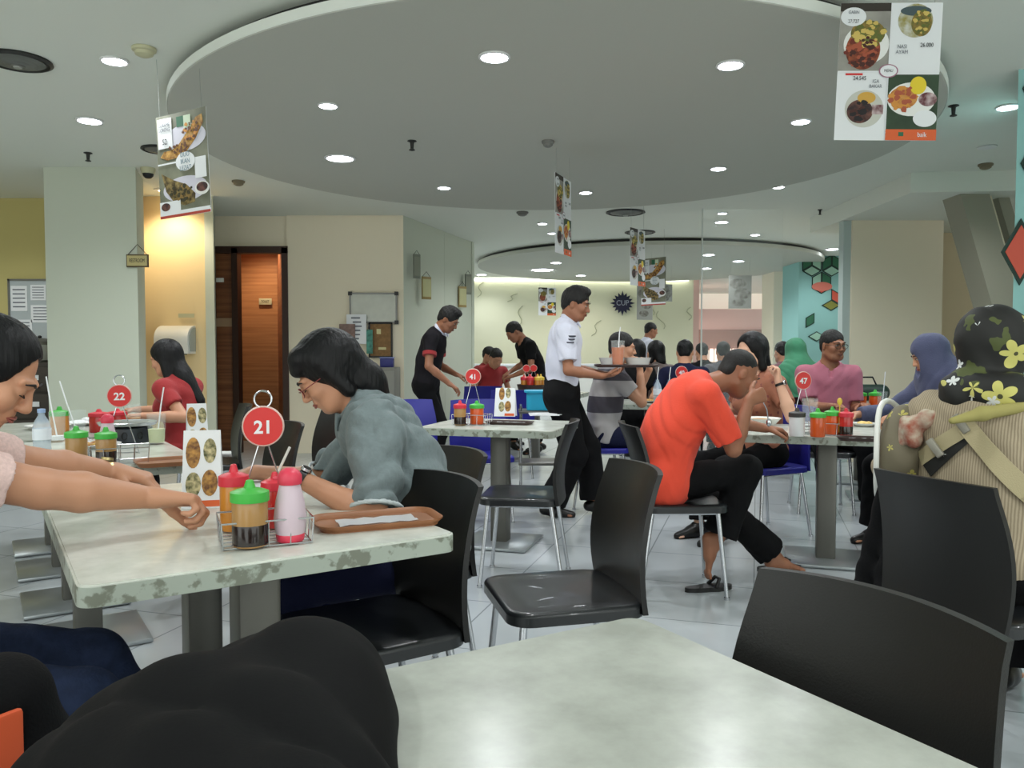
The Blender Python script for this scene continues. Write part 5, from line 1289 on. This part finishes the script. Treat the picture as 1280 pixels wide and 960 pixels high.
# ---- table 21
p = atz(331, 676, TZ); rack('wire rack of sauce bottles on table 21', p.x, p.y, R(24), .205, .15, .062)
def onT(px, py, z=TZ): q = atz(px, py, z); return q.x, q.y
zr = TZ + .005
x, y = onT(313, 684); jar('tan sauce jar with a green nozzle cap in the front of rack 21', x, y, zr, .040, .152, M_jar, M_greencap, low=M_soy)
x, y = onT(363, 678); jar('milky squeeze bottle with a pink red cap in rack 21', x, y, zr, .036, .172, M_clearp, mat('pink red cap', (214, 62, 84), .4), 'carafe', low=None)
x, y = onT(293, 664); jar('amber sauce bottle with a red nozzle behind the green capped jar', x, y, zr, .034, .165, M_amber, M_redcap)
x, y = onT(344, 660); jar('red sauce bottle standing behind the milky squeeze bottle', x, y, zr, .032, .140, M_redsauce, M_redcap)
number_sign('21', 'red round sign reading 21 on a wire stand at table 21', -.655, 2.10, -75, H=.305, r=.050)
tent_menu('folded menu card with dish pictures on table 21', -.905, 2.33, 14, .11, .225)
x, y = onT(471, 654); tray('brown empty tray at the right edge of table 21', x, y, 22, .33, .19, M_tray, 'on table 21')
x, y = onT(322, 612); t = thing('notebook', 'white open notebook under the hands of the writing man', 'notebook', (x, y, TZ), R(20))
b = MB(); b.box((0, 0, .006), (.25, .19, .012), bevel=.003); b.build('cover', mat('grey cover', (150, 150, 160), .6), t); b = MB(); b.box((0, 0, .014), (.24, .18, .005)); b.build('pages', M_paper, t, smooth=False)
t = thing('pen', 'thin pen held by the writing man', 'pen', tuple(M2.M @ M2.arms['L'][2])); b = MB(); b.tube([(-.085, .03, -.03), (-.03, .03, .085)], .004, 10); b.build('barrel', M_white, t); b = MB(); b.tube([(-.085, .03, -.03), (-.089, .03, -.038)], [.003, .0008], 8); b.build('tip', M_black, t)

# ---- table 22 and the one behind it
rack('wire rack in the middle of table 22', *onT(150, 578), R(24), .22, .15)
x, y = onT(96, 577); jar('amber sauce bottle with a green cap left of rack 22', x, y, TZ, .041, .148, M_jar, M_greencap)
x, y = onT(133, 580); jar('soy bottle with a green cap in front in rack 22', x, y, zr, .038, .145, M_jar, M_greencap, low=M_soy)
x, y = onT(135, 569); jar('milky bottle with a pink cap behind the soy bottle of rack 22', x, y, zr, .034, .175, M_clearp, mat('pink red cap', (214, 62, 84), .4), 'carafe')
number_sign('22', 'red round sign reading 22 above the clutter of table 22', -1.72, 3.50, -70, H=.305, r=.047)
tent_menu('pale narrow menu card at the right of table 22', -1.43, 3.62, 30, .09, .22)
x, y = onT(222, 579); tray('brown tray on the front right corner of table 22', x, y, 30, .32, .2, M_tray, False)
glass('glass of iced pale drink with a bent straw on table 22', *onT(196, 555), r=.045, h=.15, fill=.5, fm=mat('pale green ice', (200, 206, 160), .3), straw=(.03, .02, .09))
glass('glass of amber tea behind the number 22 sign', *onT(168, 535), r=.042, h=.14, fill=.45, fm=M_amber)
# steel pot with openwork stand
x, y = onT(160, 552); t = thing('hot_pot', 'steel hot pot on an openwork warmer on table 22', 'pot', (x, y, TZ))
b = MB(); b.lathe([(.105, .005), (.11, .0), (.115, .07), (.11, .075)], seg=30); b.build('warmer', mat('dark warmer', (74, 78, 84), .35, metal=.7), t)
b = MB(); b.lathe([(.085, .075), (.13, .085), (.14, .10), (.135, .102), (.08, .088), (.002, .086)], seg=30); b.build('pan', M_chrome, t)
b = MB(); 
for k in range(10): a = 2*math.pi*k/10; b.tube([(.117*math.cos(a + .1*math.cos(q)), .117*math.sin(a + .1*math.cos(q)), .038 + .018*math.sin(q)) for q in np.linspace(0, 6.0, 10)], .003, 5)
b.build('openwork', M_black, t)
# clear bottle, tissues, plates
def water_bottle(lab, x, y, z=TZ, h=.21, r=.032, straw=False):
    t = thing('water_bottle', lab, 'bottle', (x, y, z), 0, 'clear water bottles')
    b = MB(); b.lathe([(r*.9, 0), (r, .01), (r*.95, h*.3), (r, h*.35), (r, h*.62), (r*.8, h*.75), (r*.38, h*.88), (r*.38, h*.95)], seg=26); b.build('body', mat('clear blue plastic', (200, 216, 230), .1, alpha=.42, spec=.7), t)
    b = MB(); b.lathe([(r*1.01, h*.36), (r*1.02, h*.6)], seg=26); b.build('label_band', mat('pale label', (226, 232, 240), .5), t)
    if straw:
        s = thing('drinking_straw', 'straw in the ' + ' '.join(lab.split()[:12]), 'straw', (x, y, z), 0, 'drinking straws'); b = MB(); b.tube([(0, 0, .05), (.0, 0, h*1.1), (.012, .01, h*1.45)], .0035, 8); b.build('tube', M_tissue, s)
    else: b = MB(); b.lathe([(r*.44, h*.94), (r*.44, h*1.02), (.002, h*1.03)], seg=20); b.build('cap', mat('blue cap', (150, 176, 214), .4), t)
    return t
water_bottle('clear water bottle on table 22 by the face of the woman in pink', *onT(53, 570), h=.20, r=.036)
def crumple(lab, x, y, r, seed, z=TZ, m=None, group='crumpled tissues'):
    g = [ell((r*.5*math.cos(i*2.1+seed), r*.5*math.sin(i*2.1+seed), r*.35 + .2*r*math.sin(i+seed)), (r*.6, r*.45, r*.36), k=.006) for i in range(5)]
    o = sdf_mesh('tissue', g, max(.004, r*.09), m or M_tissue, None, disp=lambda x_, y_, z_: .08*r*np.sin(x_*260 + seed)*np.sin(y_*240 + z_*200)); o.location = (x, y, z); tag(o, lab, 'tissue', group); return o
crumple('crumpled white tissue beside the water bottle on table 22', *onT(38, 584), .042, 1.0)
crumple('larger crumpled tissue in front of the green capped bottle', *onT(66, 583), .05, 2.2)
crumple('crumpled tissue toward the rear of table 22', *onT(105, 556), .045, 3.1)
crumple('tissue ball at the middle of the rear left table', *onT(112, 530), .05, 4.4)
def plate(lab, x, y, r=.11, food=True, z=TZ, m=None, group='plates'):
    t = thing('plate', lab, 'plate', (x, y, z), 0, group); b = MB(); b.lathe([(r*.5, 0), (r*.6, .004), (r*.97, .019), (r, .022), (r*.96, .022), (r*.6, .009), (.001, .008)], seg=36); b.build('dish', M_plate, t)
    if food: f = sdf_mesh('food', [ell((r*.35*math.cos(i*1.9), r*.35*math.sin(i*1.9), .014), (r*.32, r*.28, .016), k=.01) for i in range(5)], .005, m or M_food, t, disp=lambda a, c, d: .002*np.sin(a*300)*np.sin(c*280))
    return t
plate('white plate behind the amber bottle on table 22', *onT(120, 560), r=.11)
plate('white plate with scraps on the rear left table', *onT(95, 532), r=.12, m=M_tissue)
plate('white plate at the left of the rear left table', *onT(60, 536), r=.12)
x, y = onT(75, 545); jar('amber bottle with a green cap on the rear left table', x, y, TZ, .045, .16, M_amber, M_greencap)
x, y = onT(124, 540); jar('red capped sauce tub left on the rear left table', x, y, TZ, .05, .13, M_redsauce, M_redcap)
x, y = onT(147, 536); jar('red sauce tub beside the hot pot, rear left table', x, y, TZ, .05, .12, M_redsauce, M_redcap)
glass('tall clear glass with a long straw, left on the rear left table', *onT(72, 552), r=.04, h=.15, fill=.2, fm=M_tissue, straw=(-.05, 0, .14))
glass('clear glass with a leaning straw, middle of the rear left table', *onT(97, 545), r=.045, h=.14, fill=.2, fm=M_tissue, straw=(-.09, 0, .12))

# ---- table 41
rack('wire rack on table 41', *onT(590, 531), R(RB), .22, .13)
x, y = onT(575, 532); jar('soy bottle with a red cap and yellow spoon on table 41', x, y, zr, .037, .15, M_jar, M_redcap, low=M_soy)
x, y = onT(596, 531); jar('red sauce bottle with a green cap on table 41', x, y, zr, .042, .145, M_sauce, M_greencap)
number_sign('41', 'red round sign reading 41 held over the middle table', -.24, 4.92, -85, H=.345, r=.045, ring=False)
tent_menu('grey patterned menu card on table 41', *onT(632, 520), -10, .15, .20)
x, y = onT(637, 530); tray('dark tray on the front of table 41', x, y, RB, .30, .16, M_trayd, 'on table 41')
x, y = onT(680, 519); t = thing('paper_stack', 'loose white papers at the right end of table 41', 'paper', (x, y, TZ), R(10))
for k in range(3): b = MB(); b.box((.01*k, .015*k, .003 + .004*k), (.21, .15, .003), rz=R(9*k - 8)); b.build('page', M_paper, t, smooth=False)

# ---- the waiter's tray
cx, cy, cz = X(782, 5.85), 5.85, 1.09
t = thing('serving_tray', 'dark round-cornered tray carried by the waiter in white', 'tray', (cx, cy, cz), R(-4))
b = MB(); b.prism(rrect(.42, .30, .05), 0, .008); b.build('base', M_trayd, t); b = MB()
o = rrect(.44, .32, .05, 6); b.tube([(a, c, .014) for a, c in o], .008, 6, closed=True); b.build('rim', M_trayd, t)
for k, (dx, lab) in enumerate(((-.10, 'left white food tub on the carried tray'), (.09, 'right white food tub on the carried tray'))):
    q = thing('food_tub', lab, 'bowl', (cx + dx, cy, cz + .009), 0, 'tubs on the carried tray')
    b = MB(); b.lathe([(.075, 0), (.095, .058), (.099, .060), (.092, .057), (.07, .006), (.001, .005)], seg=30); b.build('tub', M_plate, q); b = MB(); b.lathe([(.087, .048), (.04, .054), (.001, .055)], seg=24); b.build('food', M_food, q)
glass('glass of iced amber tea on the tray of the waiter in white', cx - .07, cy - .095, cz + .009, .050, .185, .72, mat('iced tea', (196, 96, 12), .2), straw=(.02, .02, .05))

# ---- table 47
rack('wire rack on table 47', *onT(1028, 543), R(RB), .27, .14)
x, y = onT(996, 546); jar('white salt shaker bottle with a dark cap on table 47', x, y, zr, .040, .15, M_salt, mat('dark grey cap', (60, 58, 56), .5))
x, y = onT(1022, 547); jar('orange sauce bottle with a green cap, left one in rack 47', x, y, zr, .038, .150, M_sauce, M_greencap)
x, y = onT(1040, 544); jar('orange sauce bottle with a green cap, right one in rack 47', x, y, zr, .038, .150, M_sauce, M_greencap)
x, y = onT(1057, 545); jar('soy bottle with a red cap at the right end of rack 47', x, y, zr, .036, .145, M_redsauce, M_redcap, low=M_soy)
t = thing('spoon', 'yellow plastic spoon sticking up between the bottles of rack 47', 'spoon', (*onT(1049, 545), TZ + .02)); b = MB(); b.tube([(0, 0, 0), (.0, 0, .15)], .003, 8); b.build('handle', M_yel_, t); b = MB(); b.ball((0, 0, .165), (.014, .006, .02)); b.build('bowl', M_yel_, t)
number_sign('47', 'red round sign reading 47 between the diners at right', *onT(1003, 538), -80, H=.335, r=.048, ring=False)
glass('large clear glass behind the green capped bottles', *onT(1012, 533), r=.048, h=.17, fill=.12, fm=M_tissue)
plate('small plate of fried snacks at the right of table 47', *onT(1080, 533), r=.075, m=mat('fries', (214, 176, 90), .6, col2=(236, 206, 130), vscale=60))
x, y = onT(1088, 551); tray('dark tray at the front right of table 47', x, y, RB, .32, .13, M_trayd, 'on table 47')
t = thing('bowl', 'white noodle bowl in front of the man in orange', 'bowl', (*onT(951, 536), TZ)); b = MB(); b.lathe([(.05, 0), (.06, .004), (.10, .05), (.115, .065), (.11, .065), (.06, .012), (.001, .01)], seg=36); b.build('shell', M_plate, t); b = MB(); b.lathe([(.098, .05), (.05, .058), (.001, .06)], seg=24); b.build('noodles', M_food, t)
ft = OM.M @ OM.arms['R'][2]; t = thing('spoon', 'metal spoon in the raised hand of the man in orange', 'spoon', tuple(ft)); b = MB(); b.tube([(.07, .03, .0), (.10, .05, -.05), (.11, .06, -.10)], .0028, 8); b.build('handle', M_chrome, t); b = MB(); b.ball((.115, .062, -.115), (.014, .01, .02)); b.build('bowl', M_chrome, t)
# sandals on the floor
def sandal(lab, x, y, rz):
    t = thing('sandal', lab, 'sandal', (x, y, 0), R(rz), 'black sandals'); b = MB(); b.prism([(.045*math.cos(R(a))*(1 if math.sin(R(a)) > 0 else .8), .13*math.sin(R(a))) for a in range(0, 360, 15)], 0, .022); b.build('sole', M_black, t)
    b = MB(); b.tube([(-.042, .02, .02), (-.02, .05, .06), (.02, .05, .06), (.042, .02, .02)], .009, 8); b.build('strap', M_black, t)
sandal('black sandal under the raised bare foot', .99, 3.99, -75); sandal('black sandal under the flat foot below table 47', 1.47, 4.36, -80)

# ---- rear right table
def onz(px, y): return X(px, y), y
x, y = 2.80, 6.35; jar('orange sauce bottle with a green cap, left on the rear right table', x - .03, y, TZ, .045, .15, M_sauce, M_greencap); jar('second orange sauce bottle on the rear right table', x + .10, y + .03, TZ, .045, .15, M_sauce, M_greencap)
jar('brown sauce jar beside the man in pink', 2.66, 6.55, TZ, .07, .12, mat('brown jar', (110, 60, 44), .4), mat('brown lid', (90, 50, 40), .5))
glass('clear glass with upright straw on the rear right table', 2.70, 6.42, r=.04, h=.14, straw=(.0, .0, .10)); glass('clear glass with leaning straw on the rear right table', 2.92, 6.30, r=.04, h=.14, straw=(.02, .0, .12))
crumple('pile of tissue on the rear right table', 2.66, 6.32, .07, 1.4); crumple('patterned tissue heap before the blue headscarf', 3.05, 6.4, .08, 2.4, m=mat('printed tissue', (190, 190, 196), .8, var=.25, vscale=40))
t = thing('handbag', 'dark green handbag behind the man in pink', 'bag', (X(1080, 7.3), 7.3, .75)); t.location.z = .75
g = [cap((-.16, 0, .08), (.16, 0, .08), .075, .075, k=.02)]; sdf_mesh('bag_body', g, .008, mat('dark green leather', (26, 50, 42), .5), t); b = MB(); b.tube([(-.12, 0, .14), (-.08, 0, .22), (.08, 0, .22), (.12, 0, .14)], .008, 8); b.build('strap', M_black, t)
make_table('small rear table holding the dark green handbag', X(1080, 7.3), 7.35, .6, .5, RB, 13.0)
# ---- rear middle
for k, px in enumerate((822, 837)): water_bottle(('left', 'right')[k] + ' of two water bottles behind the shoulder of the man in orange', X(px, 6.95), 6.95, r=.036, h=.22, straw=True)
number_sign('40', 'small red round sign in front of the person in navy', X(852, 7.25), 7.25, -82, H=.32, r=.055, ring=False)
plate('plate on the rear middle table beside the water bottles', 1.22, 7.1, r=.11)
# ---- far tables
def basket(lab, x, y):
    t = thing('condiment_basket', lab, 'basket', (x, y, TZ)); b = MB(); b.lathe([(.13, 0), (.14, .005), (.165, .10), (.16, .10), (.136, .01), (.001, .008)], seg=28); b.build('bowl', mat('dark wire basket', (60, 44, 40), .5), t)
    for i in range(7): a = i*.9; jar('small red and amber sauce bottle, part of the cluster in the far basket', x + .095*math.cos(a), y + .095*math.sin(a), TZ + .012, .036, .20, M_redsauce if i % 2 else M_amber, M_redcap if i % 3 else M_yel_, group='sauce bottles in the far basket')
basket('dark basket full of sauce bottles on the far table', X(665, 8.65), 8.65)
for k, px in enumerate((658, 667)): number_sign('', ('left', 'right')[k] + ' of two tiny red signs above the far basket', X(px, 8.6 + .1*k), 8.6 + .1*k, -90, H=.31, r=.036, ring=False)
t = thing('plastic_tub', 'bright cyan plastic tub beside the waiter in white', 'tub', (X(680, 6.9), 6.9, .705)); b = MB(); b.prism(rrect(.30, .22, .04), 0, .16); b.prism(rrect(.34, .26, .05), .15, .165); b.build('tub_body', mat('cyan plastic', (40, 170, 208), .4), t)
t = thing('service_trolley', 'steel service trolley under the cyan tub behind table 41', 'trolley', (X(680, 6.9), 6.9, 0))
for z_ in (.25, .69): MB().box((0, 0, z_), (.44, .34, .022), bevel=.006).build('shelf', M_steel, t)
for sx in (-1, 1):
    for sy in (-1, 1): q = MB().cyl((sx*.2, sy*.15, .05), (sx*.2, sy*.15, .74), .011, seg=10).build('post', M_chrome, t); MB().cyl((sx*.2 - .012, sy*.15, .03), (sx*.2 + .012, sy*.15, .03), .03, seg=16).build('caster', M_black, q)
t = thing('counter', 'long pale counter below the far pale wall', 'counter', (X(655, 16.6), 16.6, 0)); b = MB(); b.box((0, 0, .45), (3.2, .5, .9), bevel=.01); b.build('body', M_white, t); b = MB(); b.box((0, 0, .93), (3.3, .6, .05), bevel=.01); b.build('top', M_paper, t)

# ---- foreground jacket and bag
def jk(x, y, z): return .006*np.sin(x*17 + 3*np.sin(y*7))*np.sin(y*11 + z*12) + .003*np.sin(x*48 - y*20 + 2*np.sin(z*30)) + .006*(1 - 2*np.abs(np.sin(x*9 + y*13 - z*9 + 1.5*np.sin(y*9))))
g = [ell((-.31, .80, .72), (.135, .22, .115), k=.08), cap((-.27, 1.00, .735), (-.20, .62, .735), .105, .122, k=.08), cap((-.29, 1.00, .735), (-.38, .80, .735), .10, .09, k=.08), cap((-.39, .80, .75), (-.24, .48, .75), .078, .08, k=.08),
     cap((-.38, 1.0, .70), (-.42, .90, .42), .08, .07, k=.06), cap((-.40, .74, .70), (-.44, .66, .40), .07, .07, k=.06), cap((-.36, .55, .70), (-.44, .48, .42), .09, .09, k=.06), cap((-.30, .95, .70), (-.30, .60, .74), .12, .12, k=.06), cap((-.40,.95,.55),(-.42,.6,.52),.09,.09,k=.06)]
o = sdf_mesh('jacket', g, .007, cloth('black fleece', (9, 9, 10), bump=.06, bscale=220), None, disp=jk); tag(o, 'black jacket heaped over the left corner of the foreground table', 'jacket')
t = thing('handbag', 'black bag with an orange panel at the bottom left corner', 'bag', (-.835, 1.12, .462), R(60))
g = [cap((-.12, 0, .10), (.12, 0, .10), .09, .09, k=.03), cap((-.10, 0, .2), (.10, 0, .2), .075, k=.04)]; bb_ = sdf_mesh('bag_body', g, .007, M_blackcloth, t)
b = MB(); b.box((.02, -.088, .15), (.13, .014, .14), bevel=.006); b.build('orange_panel', mat('orange panel', (206, 84, 44), .6), bb_)
g = [cap((1.24 + .02*i, 2.60 - .085*i, .78), (1.16 + .035*i, 2.62 - .085*i, .36), .03, .045 + .008*(i % 2), k=.03) for i in range(4)]
o = sdf_mesh('coat', g, .008, M_blackcloth, None, disp=folds(.004)); tag(o, 'black coat hanging down the left side of the chair under the floral headscarf', 'coat')

# ---- hanging menu posters
def poster(lab, px, py, y, w, h, yaw, design, tilt=0.0, faint=False, top=CEIL):
    c = aty(px, py, y); t = thing('hanging_poster', lab, 'poster', (c.x, c.y, c.z), 0, 'menu posters hung from the ceiling', rot=(0, R(tilt), R(yaw)))
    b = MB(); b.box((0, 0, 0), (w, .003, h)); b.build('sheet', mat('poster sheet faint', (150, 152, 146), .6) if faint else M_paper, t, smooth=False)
    def rect(nm, x0, z0, x1, z1, m, off, par=None):
        b = MB(); b.box(((x0+x1)/2*w, -.0016 - off, (z0+z1)/2*h), ((x1-x0)*w, .0006, (z1-z0)*h)); return b.build(nm, m, par or t, smooth=False)
    def oval(nm, x, z, rx, rz, m, off, par=None, a0=0, a1=360):
        b = MB(); b.prism([(x*w + rx*w*math.cos(R(a)), z*h + rz*w*math.sin(R(a))) for a in range(a0, a1, 12)], .0013 + off, .0019 + off, Matrix.Rotation(R(90), 4, 'X')); return b.build(nm, m, par or t, smooth=False)
    def words(s_, x, z, size, m=None, par=None): return text(s_, size*w, m or M_ink, par or t, (x*w, -.0068, z*h), (R(90), 0, 0), ext=.0002, squash=.8)
    if design == 'quad':
        bg = rect('photo', -.5, .0, .0, .5, mat('plate photo ground', (150, 148, 140), .6, var=.2, vscale=7), .0); oval('plate_print', -.23, .20, .225, .20, M_plate, .0008, bg) if not faint else None
        rect('photo_top', -.5, .44, 0, .5, mat('dark photo ground', (52, 46, 40), .6), .001, bg)
        oval('dish_print', -.26, .16, .17, .20, mat('stew print', (96, 40, 26), .6, col2=(160, 84, 50), vscale=45), .0012, bg); oval('dish_print', -.22, .28, .17, .13, mat('noodle print', (150, 120, 56), .6, col2=(84, 92, 44), vscale=50), .0016, bg)
        oval('price_badge', -.37, .40, .125, .095, M_paper, .002, bg); words('27.727', -.37, .365, .05, M_black, bg); words('GABIN', -.37, .43, .045, None, bg)
        oval('dish_print', .24, .37, .17, .17, mat('rice plate print', (206, 208, 200), .6, col2=(150, 140, 70), vscale=26), .0008); oval('dish_print', .30, .35, .10, .13, mat('noodle print', (150, 120, 56), .6, col2=(84, 92, 44), vscale=50), .0014); oval('shadow_print', .24, .44, .15, .05, mat('slate print', (70, 86, 90), .6), .001)
        words('NASI\nAYAM', .12, .16, .055); words('26.000', .36, .19, .06, M_black)
        words('24.545', -.28, -.05, .06, M_black); words('IGA\nBAKAR', -.12, -.09, .05); rect('red_print', -.42, -.025, -.25, -.01, M_signred, .0008)
        oval('plate_print', -.22, -.27, .19, .19, mat('pale plate print', (196, 196, 186), .6), .0008); oval('dish_print', -.26, -.29, .13, .12, M_food4, .0014); oval('dish_print', -.20, -.19, .09, .06, mat('egg print', (206, 160, 70), .6), .0016); rect('bacon_print', -.14, -.31, -.03, -.24, mat('meat print', (96, 44, 50), .6, col2=(200, 180, 180), vscale=30), .0016)
        bg = rect('photo', .0, -.46, .5, -.02, mat('green photo ground', (46, 66, 46), .6, var=.3, vscale=8), .0006); oval('plate_print', .24, -.20, .235, .17, M_plate, .001, bg)
        oval('dish_print', .16, -.19, .14, .11, mat('roast print', (176, 104, 40), .6, col2=(206, 150, 80), vscale=30), .0016, bg); oval('egg_print', .30, -.10, .08, .09, mat('yellow print', (226, 200, 50), .6), .002, bg)
        oval('side_dish_print', .40, -.20, .09, .07, mat('meat print', (96, 44, 50), .6), .002, bg); oval('price_badge', .38, -.34, .115, .085, M_paper, .0024, bg)
        rect('orange_band', 0, -.5, .5, -.42, mat('orange print', (226, 96, 48), .6), .003); words('baik', .36, -.46, .07, M_paper); rect('leaf_mark', .13, -.47, .18, -.44, GRN, .0034)
        oval('badge_ring', .0, .005, .095, .068, mat('mauve print', (160, 110, 130), .6), .0034); oval('badge', .0, .005, .082, .058, M_paper, .0040); words('MENU', 0, .005, .04, M_black)
        rect('divider', -.004, -.5, .004, .5, M_paper, .003); rect('divider', -.5, -.004, .5, .006, M_paper, .003)
    elif design == 'fish':
        bg = rect('photo', -.5, .03, .5, .5, mat('grey green photo', (120, 122, 104), .6, var=.25, vscale=7), .0); oval('plate_print', .08, .25, .40, .20, mat('lilac plate print', (206, 204, 216), .6), .0008, bg)
        b = MB(); n_ = 20; pts = [(-.44, .10), (-.30, .06), (-.1, .07), (.1, .12), (.28, .22), (.44, .36), (.42, .44), (.30, .42), (.12, .30), (-.05, .20), (-.22, .15), (-.36, .15)]
        b.prism([(a*w, c*h) for a, c in pts], .0028, .0034, Matrix.Rotation(R(90), 4, 'X')); b.build('fish_print', mat('fried fish print', (120, 78, 30), .6, col2=(206, 160, 84), vscale=36), bg, smooth=False)
        rect('leaf_print', -.08, .36, .10, .46, GRN, .002, bg); rect('lime_print', .06, .34, .20, .46, mat('lime print', (200, 216, 190), .6), .0022, bg); rect('ribbon', -.47, .18, -.18, .47, M_paper, .0026, bg); words('GURAME\nGORENG', -.33, .38, .07); words('52', -.33, .24, .12, M_black)
        bg = rect('photo', -.5, -.46, .5, .03, mat('grey green photo', (120, 122, 104), .6, var=.25, vscale=7), .0); oval('plate_print', .02, -.24, .44, .19, mat('lilac plate print', (206, 204, 216), .6), .0008, bg)
        b = MB(); pts = [(-.44, -.06), (-.2, -.14), (.05, -.20), (.22, -.30), (.2, -.38), (.0, -.40), (-.22, -.35), (-.36, -.24)]; b.prism([(a*w, c*h) for a, c in pts], .0028, .0034, Matrix.Rotation(R(90), 4, 'X')); b.build('fish_print', mat('dark fish print', (66, 54, 30), .6, col2=(150, 130, 80), vscale=36), bg, smooth=False)
        rect('small_card', -.5, -.44, -.08, -.34, M_paper, .003, bg); oval('small_dish', -.38, -.39, .09, .06, M_food4, .0036, bg); oval('sauce_dish', .36, -.26, .14, .10, M_plate, .003, bg); oval('sauce', .36, -.25, .11, .07, M_food4, .0036, bg); rect('ribbon', .24, -.16, .46, .04, M_paper, .003, bg)
        oval('badge', .06, .02, .19, .14, M_paper, .004); words('DUO\nIKAN\nLEZAT', .06, .02, .10, mat('blue grey print', (110, 136, 150), .6)); rect('white_band', -.5, -.475, .5, -.44, M_paper, .004); rect('red_band', -.5, -.5, .5, -.475, mat('brick red print', (176, 70, 56), .6), .0044)
        rect('divider', -.5, .02, -.1, .035, M_paper, .003)
    elif design == 'plain':
        for (x_, z_, rx, rz, m) in ((-.1, .25, .35, .22, M_food3), (.1, -.05, .36, .24, M_food2), (-.05, -.32, .3, .16, M_food3)): oval('dish_print', x_, z_, rx, rz, mat('faint dish print', (96, 94, 86), .7, col2=(150, 150, 144), vscale=14), .001)
    rn = random.Random(5)
    def chunks(x, z, rx, rz, cols, off=.0026, n=26, sz=.030):
        for ci, cm in enumerate(cols):
            b = MB()
            for k in range(n):
                a = rn.uniform(0, 6.28); q = rn.random()**.5; cx_, cz_ = (x + rx*q*math.cos(a))*w, (z + rz*q*math.sin(a))*h; s_ = sz*rn.uniform(.6, 1.5)*w; n_ = rn.choice((5, 6, 7))
                b.prism([(cx_ + s_*rn.uniform(.6, 1.1)*math.cos(6.283*j/n_), cz_ + s_*.8*rn.uniform(.6, 1.1)*math.sin(6.283*j/n_)) for j in range(n_)], .0013 + off + ci*.0002 + k*.00001, .0019 + off + ci*.0002 + k*.00001, Matrix.Rotation(R(90), 4, 'X'))
            b.build('food_print', cm, t, smooth=False, kind='stuff')
    if design == 'quad' and y < 11:
        chunks(-.27, .14, .16, .12, (mat('print maroon', (110, 44, 32), .6), mat('print rust', (168, 84, 58), .6), mat('print umber', (70, 34, 26), .6)))
        chunks(-.20, .27, .15, .09, (mat('print olive', (96, 104, 46), .6), mat('print straw', (206, 180, 96), .6)))
        chunks(.30, .36, .08, .09, (mat('print olive', (96, 104, 46), .6), mat('print straw', (206, 180, 96), .6)), n=14, sz=.02)
        chunks(.15, -.19, .12, .09, (mat('print amber', (206, 140, 60), .6), mat('print rust', (168, 84, 58), .6)), n=18)
        chunks(-.26, -.29, .10, .08, (mat('print umber', (70, 34, 26), .6), mat('print coal', (30, 24, 26), .6)), n=14)
    if design == 'fish' and y < 11:
        chunks(.20, .30, .16, .10, (mat('print amber', (206, 140, 60), .6), mat('print umber2', (96, 58, 28), .6)), off=.0036, n=20); chunks(-.05, .16, .22, .05, (mat('print umber2', (96, 58, 28), .6),), off=.0036, n=18)
        chunks(-.05, -.27, .22, .08, (mat('print bronze', (140, 112, 60), .6), mat('print dark olive', (60, 56, 34), .6)), off=.0036, n=22)
    b = MB()
    for s in (-1, 1): b.tube([(s*w*.42, 0, h/2 - .01), (s*w*.42, 0, top - c.z)], .0012, 4)
    b.build('string', mat('clear nylon', (150, 154, 148), .5), t)
    return t
poster('large menu poster with four dishes hanging at the upper right', 1110, 90, 3.45, .415, .575, -6, 'quad', tilt=2, top=CEIL if True else DISC)
poster('turned menu poster with two fried fish hanging at the left', 229, 205, 4.35, .36, .555, -24, 'fish', tilt=-3)
poster('steeply turned menu poster above the waiter in white', 704, 270, 6.1, .40, .58, 69, 'quad', tilt=-1, top=DISC)
poster('half turned menu poster left of the pair beyond the disc', 797, 322, 8.6, .40, .60, 58, 'quad', tilt=-1)
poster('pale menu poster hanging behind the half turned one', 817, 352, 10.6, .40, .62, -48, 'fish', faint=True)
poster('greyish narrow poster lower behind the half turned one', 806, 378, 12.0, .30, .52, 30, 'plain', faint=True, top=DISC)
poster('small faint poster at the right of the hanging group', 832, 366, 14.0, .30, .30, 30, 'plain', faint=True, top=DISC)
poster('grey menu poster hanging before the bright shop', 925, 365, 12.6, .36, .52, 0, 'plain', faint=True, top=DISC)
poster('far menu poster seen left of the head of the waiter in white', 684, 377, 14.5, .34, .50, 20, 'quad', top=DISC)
# clear glass screen edge hanging in the middle distance
a = aty(878, 278, 9.0); t = thing('glass_panel', 'clear glass screen with a bright vertical edge in the middle distance', 'screen', (a.x, 9.0, 0))
b = MB(); b.box((0, 0, CEIL/2), (.012, .03, CEIL - .01)); b.build('edge_profile', mat('bright edge', (206, 212, 206), .3), t, smooth=False)
b = MB(); b.box((.45, 0, CEIL/2), (.9, .008, CEIL - .02)); b.build('pane', mat('pane glass', (235, 245, 242), .02, alpha=.06, spec=.4), t, smooth=False)
